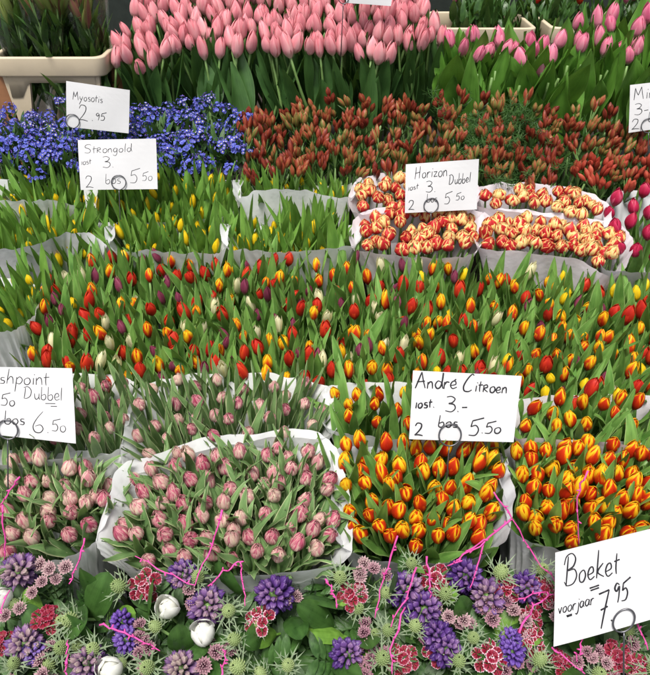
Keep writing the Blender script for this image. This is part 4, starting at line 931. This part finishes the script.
bouquets = [
 dict(label='spring bouquet with crimson dianthus and thistles at the lower left corner', poly=[(-20,574),(64,574),(100,622),(98,700),(-20,700)], rim=[(-60,568),(20,562),(70,566),(95,590),(108,640),(112,700),(40,730),(-60,730)],
  hy=[(20,572),(26,645),(89,664)], hb=[(34,652)], as_=[(44,587),(52,574),(43,665),(8,620)], di=[(50,622)], th=[(76,624),(64,653),(16,669),(4,580),(96,655)], wh=[(6,598),(114,668)],
  lf=[('D',84,604),('D',66,590),('l',31,615),('d',95,585),('g',15,600),('g',70,640),('d',50,640),('d',90,640),('g',5,655)], tw=[[(85,540),(78,562),(69,584)],[(20,476),(8,495),(0,505)],[(2,505),(5,535),(4,560)],[(66,676),(67,655),(68,640)],[(-4,618),(10,590)]]),
 dict(label='spring bouquet with two white tulips and purple hyacinths, lower left of centre', poly=[(122,590),(190,574),(292,574),(294,600),(280,640),(276,700),(120,700)], rim=[(112,600),(150,580),(200,566),(296,562),(312,585),(300,625),(288,670),(300,720),(200,735),(115,720)],
  hy=[(183,575),(207,606),(275,594),(182,668)], hb=[(123,622),(128,640)], as_=[(216,657),(141,658),(141,642),(189,594)], di=[(258,624),(145,592)], th=[(229,615),(238,645),(199,583),(288,671),(242,672),(124,592),(160,633),(150,672)], wh=[(173,607),(206,633)],
  lf=[('D',262,655),('l',140,616),('d',267,606),('l',276,618),('d',180,640),('d',190,650),('l',113,600),('d',150,610),('d',240,580),('d',290,600),('d',300,580),('g',215,575),('g',175,590)], tw=[[(99,624),(118,630),(140,640),(160,651)],[(222,512),(212,545),(195,586),(165,572),(135,556)],[(207,586),(228,570),(241,561),(243,585),(245,606)],[(221,676),(225,660),(226,650)]]),
 dict(label='spring bouquet full of thistles and mauve hyacinths, lower centre', poly=[(340,578),(370,570),(440,570),(462,584),(466,640),(462,700),(338,700)], rim=[(326,590),(345,566),(400,560),(455,562),(476,585),(480,640),(486,710),(400,735),(322,720)],
  hy=[(404,590),(422,610),(347,654),(444,649),(438,636)], hb=[], as_=[(359,581),(373,574),(364,638),(448,622),(371,665),(358,667)], di=[(350,600),(402,664),(435,584)], th=[(340,584),(385,599),(411,570),(444,600),(387,637),(414,633),(381,664),(458,668)], wh=[],
  lf=[('l',356,572),('d',366,620),('D',436,668),('g',418,652),('g',408,655),('l',345,620),('d',395,575),('l',436,578),('g',448,590),('d',330,640),('d',335,610),('d',425,590),('l',340,630)], tw=[[(397,536),(388,565),(383,580),(375,618)],[(417,567),(405,598),(391,627)],[(405,606),(391,650),(392,674)],[(325,578),(332,592),(339,605)],[(427,557),(430,580),(430,598)],[(488,536),(468,552),(448,566)]]),
 dict(label='spring bouquet with crimson dianthus below the Boeket card at the lower right', poly=[(488,585),(520,570),(560,575),(680,640),(680,700),(484,700)], rim=[(484,600),(500,572),(550,566),(620,580),(700,600),(710,660),(700,730),(580,740),(490,725)],
  hy=[(489,598),(526,587),(465,576)], hb=[(510,640),(512,652)], as_=[(496,612),(524,626),(551,610),(585,657),(482,609),(604,668)], di=[(506,591),(540,590),(546,599),(530,645),(490,662),(615,662),(634,670)], th=[(497,580),(540,575),(536,668),(472,643),(652,676)], wh=[],
  lf=[('l',498,630),('d',510,600),('g',493,645),('d',560,600),('d',600,640),('D',640,660),('g',590,640),('d',550,650),('l',515,625),('d',470,610),('g',620,640),('D',660,640)], tw=[[(494,493),(513,518),(535,559),(556,584)],[(513,518),(480,545),(447,566)],[(486,542),(477,565),(470,588)],[(587,470),(577,498),(579,545)],[(518,631),(535,606),(555,594)],[(519,598),(546,592)],[(560,613),(571,611),(584,622),(580,645),(577,662)],[(552,649),(566,657),(585,674)],[(637,622),(648,650)]]),
]
for bi, B in enumerate(bouquets):
    b = bunch_root('spring_bouquet', B['label'], 'bouquet', B['poly'], 'spring bouquets in the front row'); bl = b.location
    gq = random.Random(50+bi)
    def put(name, me, x, y, up=0.0, ax=None, sc=1.0, spin=None, par=b):
        P = at(x, y) + Vector((0, 0, up))
        a = ax or (gq.gauss(0,.22), gq.gauss(-.28,.2), 1)
        return link(name, me, par, P - bl, axis_quat(a, gq.uniform(0,6.28) if spin is None else spin), sc)
    for x, y in B['hy']: put('hyacinth', gq.choice(HY), x, y, .0, (gq.gauss(0,.35), gq.gauss(-.55,.25), 1), gq.uniform(.78,.95))
    for x, y in B['hb']: put('hyacinth', gq.choice(HYB), x, y, .0, (gq.gauss(0,.3), gq.gauss(-.4,.2), 1), gq.uniform(.55,.68))
    for x, y in B['as_']: put('astrantia', gq.choice(AST), x, y, .012, sc=gq.uniform(.9,1.15))
    for x, y in B['di']: put('dianthus', gq.choice(DIA), x, y, .014, sc=gq.uniform(.72,.95))
    for x, y in B['th']:
        c, br = gq.choice(THI); t = put('thistle', c, x, y, .012, sc=gq.uniform(.72,.95)); link('bracts', br, t)
    for x, y in B['wh']:
        t = put('white_tulip', gq.choice(BL['white']), x, y, -.012, (gq.gauss(0,.15), -.35, 1))
    for x, y in [p for p in scatter(B['poly'], 34, 26, seed=400+bi) if p[1] > 596]:
        q = gq.random()
        if q < .2: put('astrantia', gq.choice(AST), x, y, -.005, sc=gq.uniform(.8,1.1))
        elif q < .6: c, br = gq.choice(THI); t = put('thistle', c, x, y, -.005, sc=gq.uniform(.65,.85)); link('bracts', br, t)
        elif q < .72: put('dianthus', gq.choice(DIA), x, y, .0, sc=gq.uniform(.65,.8))
    for c, x, y in B['lf']: put('leaf', gq.choice(BLF[c]), x, y, -.045, (gq.gauss(0,.4), gq.gauss(-.45,.3), 1))
    cx0, cy0 = poly_centre(B['poly'])
    for x, y in scatter([(cx0+(x-cx0)*.80, cy0+(y-cy0)*.84) for x, y in B['poly']], 34, 26, seed=300+bi): put('foliage', gq.choice(PIN), x, y + 8, -.080, (gq.gauss(0,.2), gq.gauss(-.1,.2), 1), gq.uniform(.8,1.1))
    for x, y in scatter(B['rim'], 30, 24, seed=500+bi): put('foliage', gq.choice(PIN[:3]), x, y + 14, -.125, (gq.gauss(0,.2), gq.gauss(-.1,.2), 1), gq.uniform(.9,1.2))  # low leaf layer added to darken the gaps in and around the bouquet
    for tw in B['tw']:
        y1 = max(p[1] for p in tw); pts = []
        for x, y in tw: pts.append(at(x, y, depth(max(y, 560)) - .035 - .0004*max(0, 560-y)) - bl)
        jj = []
        for q in range(len(pts)-1):
            for s in (0, .25, .5, .75): jj.append(pts[q].lerp(pts[q+1], s) + Vector((gq.gauss(0,.0011), gq.gauss(0,.002), gq.gauss(0,.0011))))
        jj.append(pts[-1]); m = len(jj); mb = MB()
        mb.tube(jj, [.0013*(.7+.5*gq.random())*(1.3 - .7*q/len(jj)) for q in range(len(jj))], 7)
        for q in range(1, m-1):
            if gq.random() < .6: d = Vector((gq.gauss(0,1), gq.gauss(0,1), gq.gauss(.4,1))).normalized()*.006; mb.tube([jj[q], jj[q]+d*.6, jj[q]+d], [.0016,.0014,.0007], 5)
        link('twig', mb.mesh('twig', M['twig']), b)
    make_wrap(b, B['rim'], M['film'], zlift=-.015, taper=.75, seed=60+bi, rimwave=.02, name='plastic_sleeve')

# ------------------------------------------------------------------ light
SUN_EL, SUN_AZ = math.radians(70), math.radians(200)   # azimuth: direction the light comes from, 180 = from behind the camera
w = bpy.data.worlds.new("World"); scene.world = w; w.use_nodes = True
nt = w.node_tree; bg = nt.nodes['Background']
sky = nt.nodes.new('ShaderNodeTexSky'); sky.sky_type = 'NISHITA'; sky.sun_disc = False
sky.sun_elevation = SUN_EL; sky.sun_rotation = SUN_AZ; sky.air_density = 1.0; sky.dust_density = 4.0; sky.ozone_density = 1.0
hs = nt.nodes.new('ShaderNodeHueSaturation'); hs.inputs['Saturation'].default_value = .35
nt.links.new(sky.outputs[0], hs.inputs['Color']); nt.links.new(hs.outputs[0], bg.inputs[0]); bg.inputs[1].default_value = .085
sl = bpy.data.lights.new("sun", 'SUN'); sl.energy = 2.7; sl.angle = math.radians(18); sl.color = (1, .965, .91)
so = bpy.data.objects.new("sun", sl); COL.objects.link(so)
sd = Vector((math.sin(SUN_AZ)*math.cos(SUN_EL), math.cos(SUN_AZ)*math.cos(SUN_EL), math.sin(SUN_EL)))
so.rotation_mode = 'QUATERNION'; so.rotation_quaternion = sd.to_track_quat('Z', 'Y'); so.location = sd*6
vs = scene.view_settings; vs.view_transform = 'Standard'; vs.look = 'None'; vs.exposure = 0.95; vs.gamma = 1; vs.use_curve_mapping = False
scene.cycles.max_bounces = 8; scene.cycles.transparent_max_bounces = 16
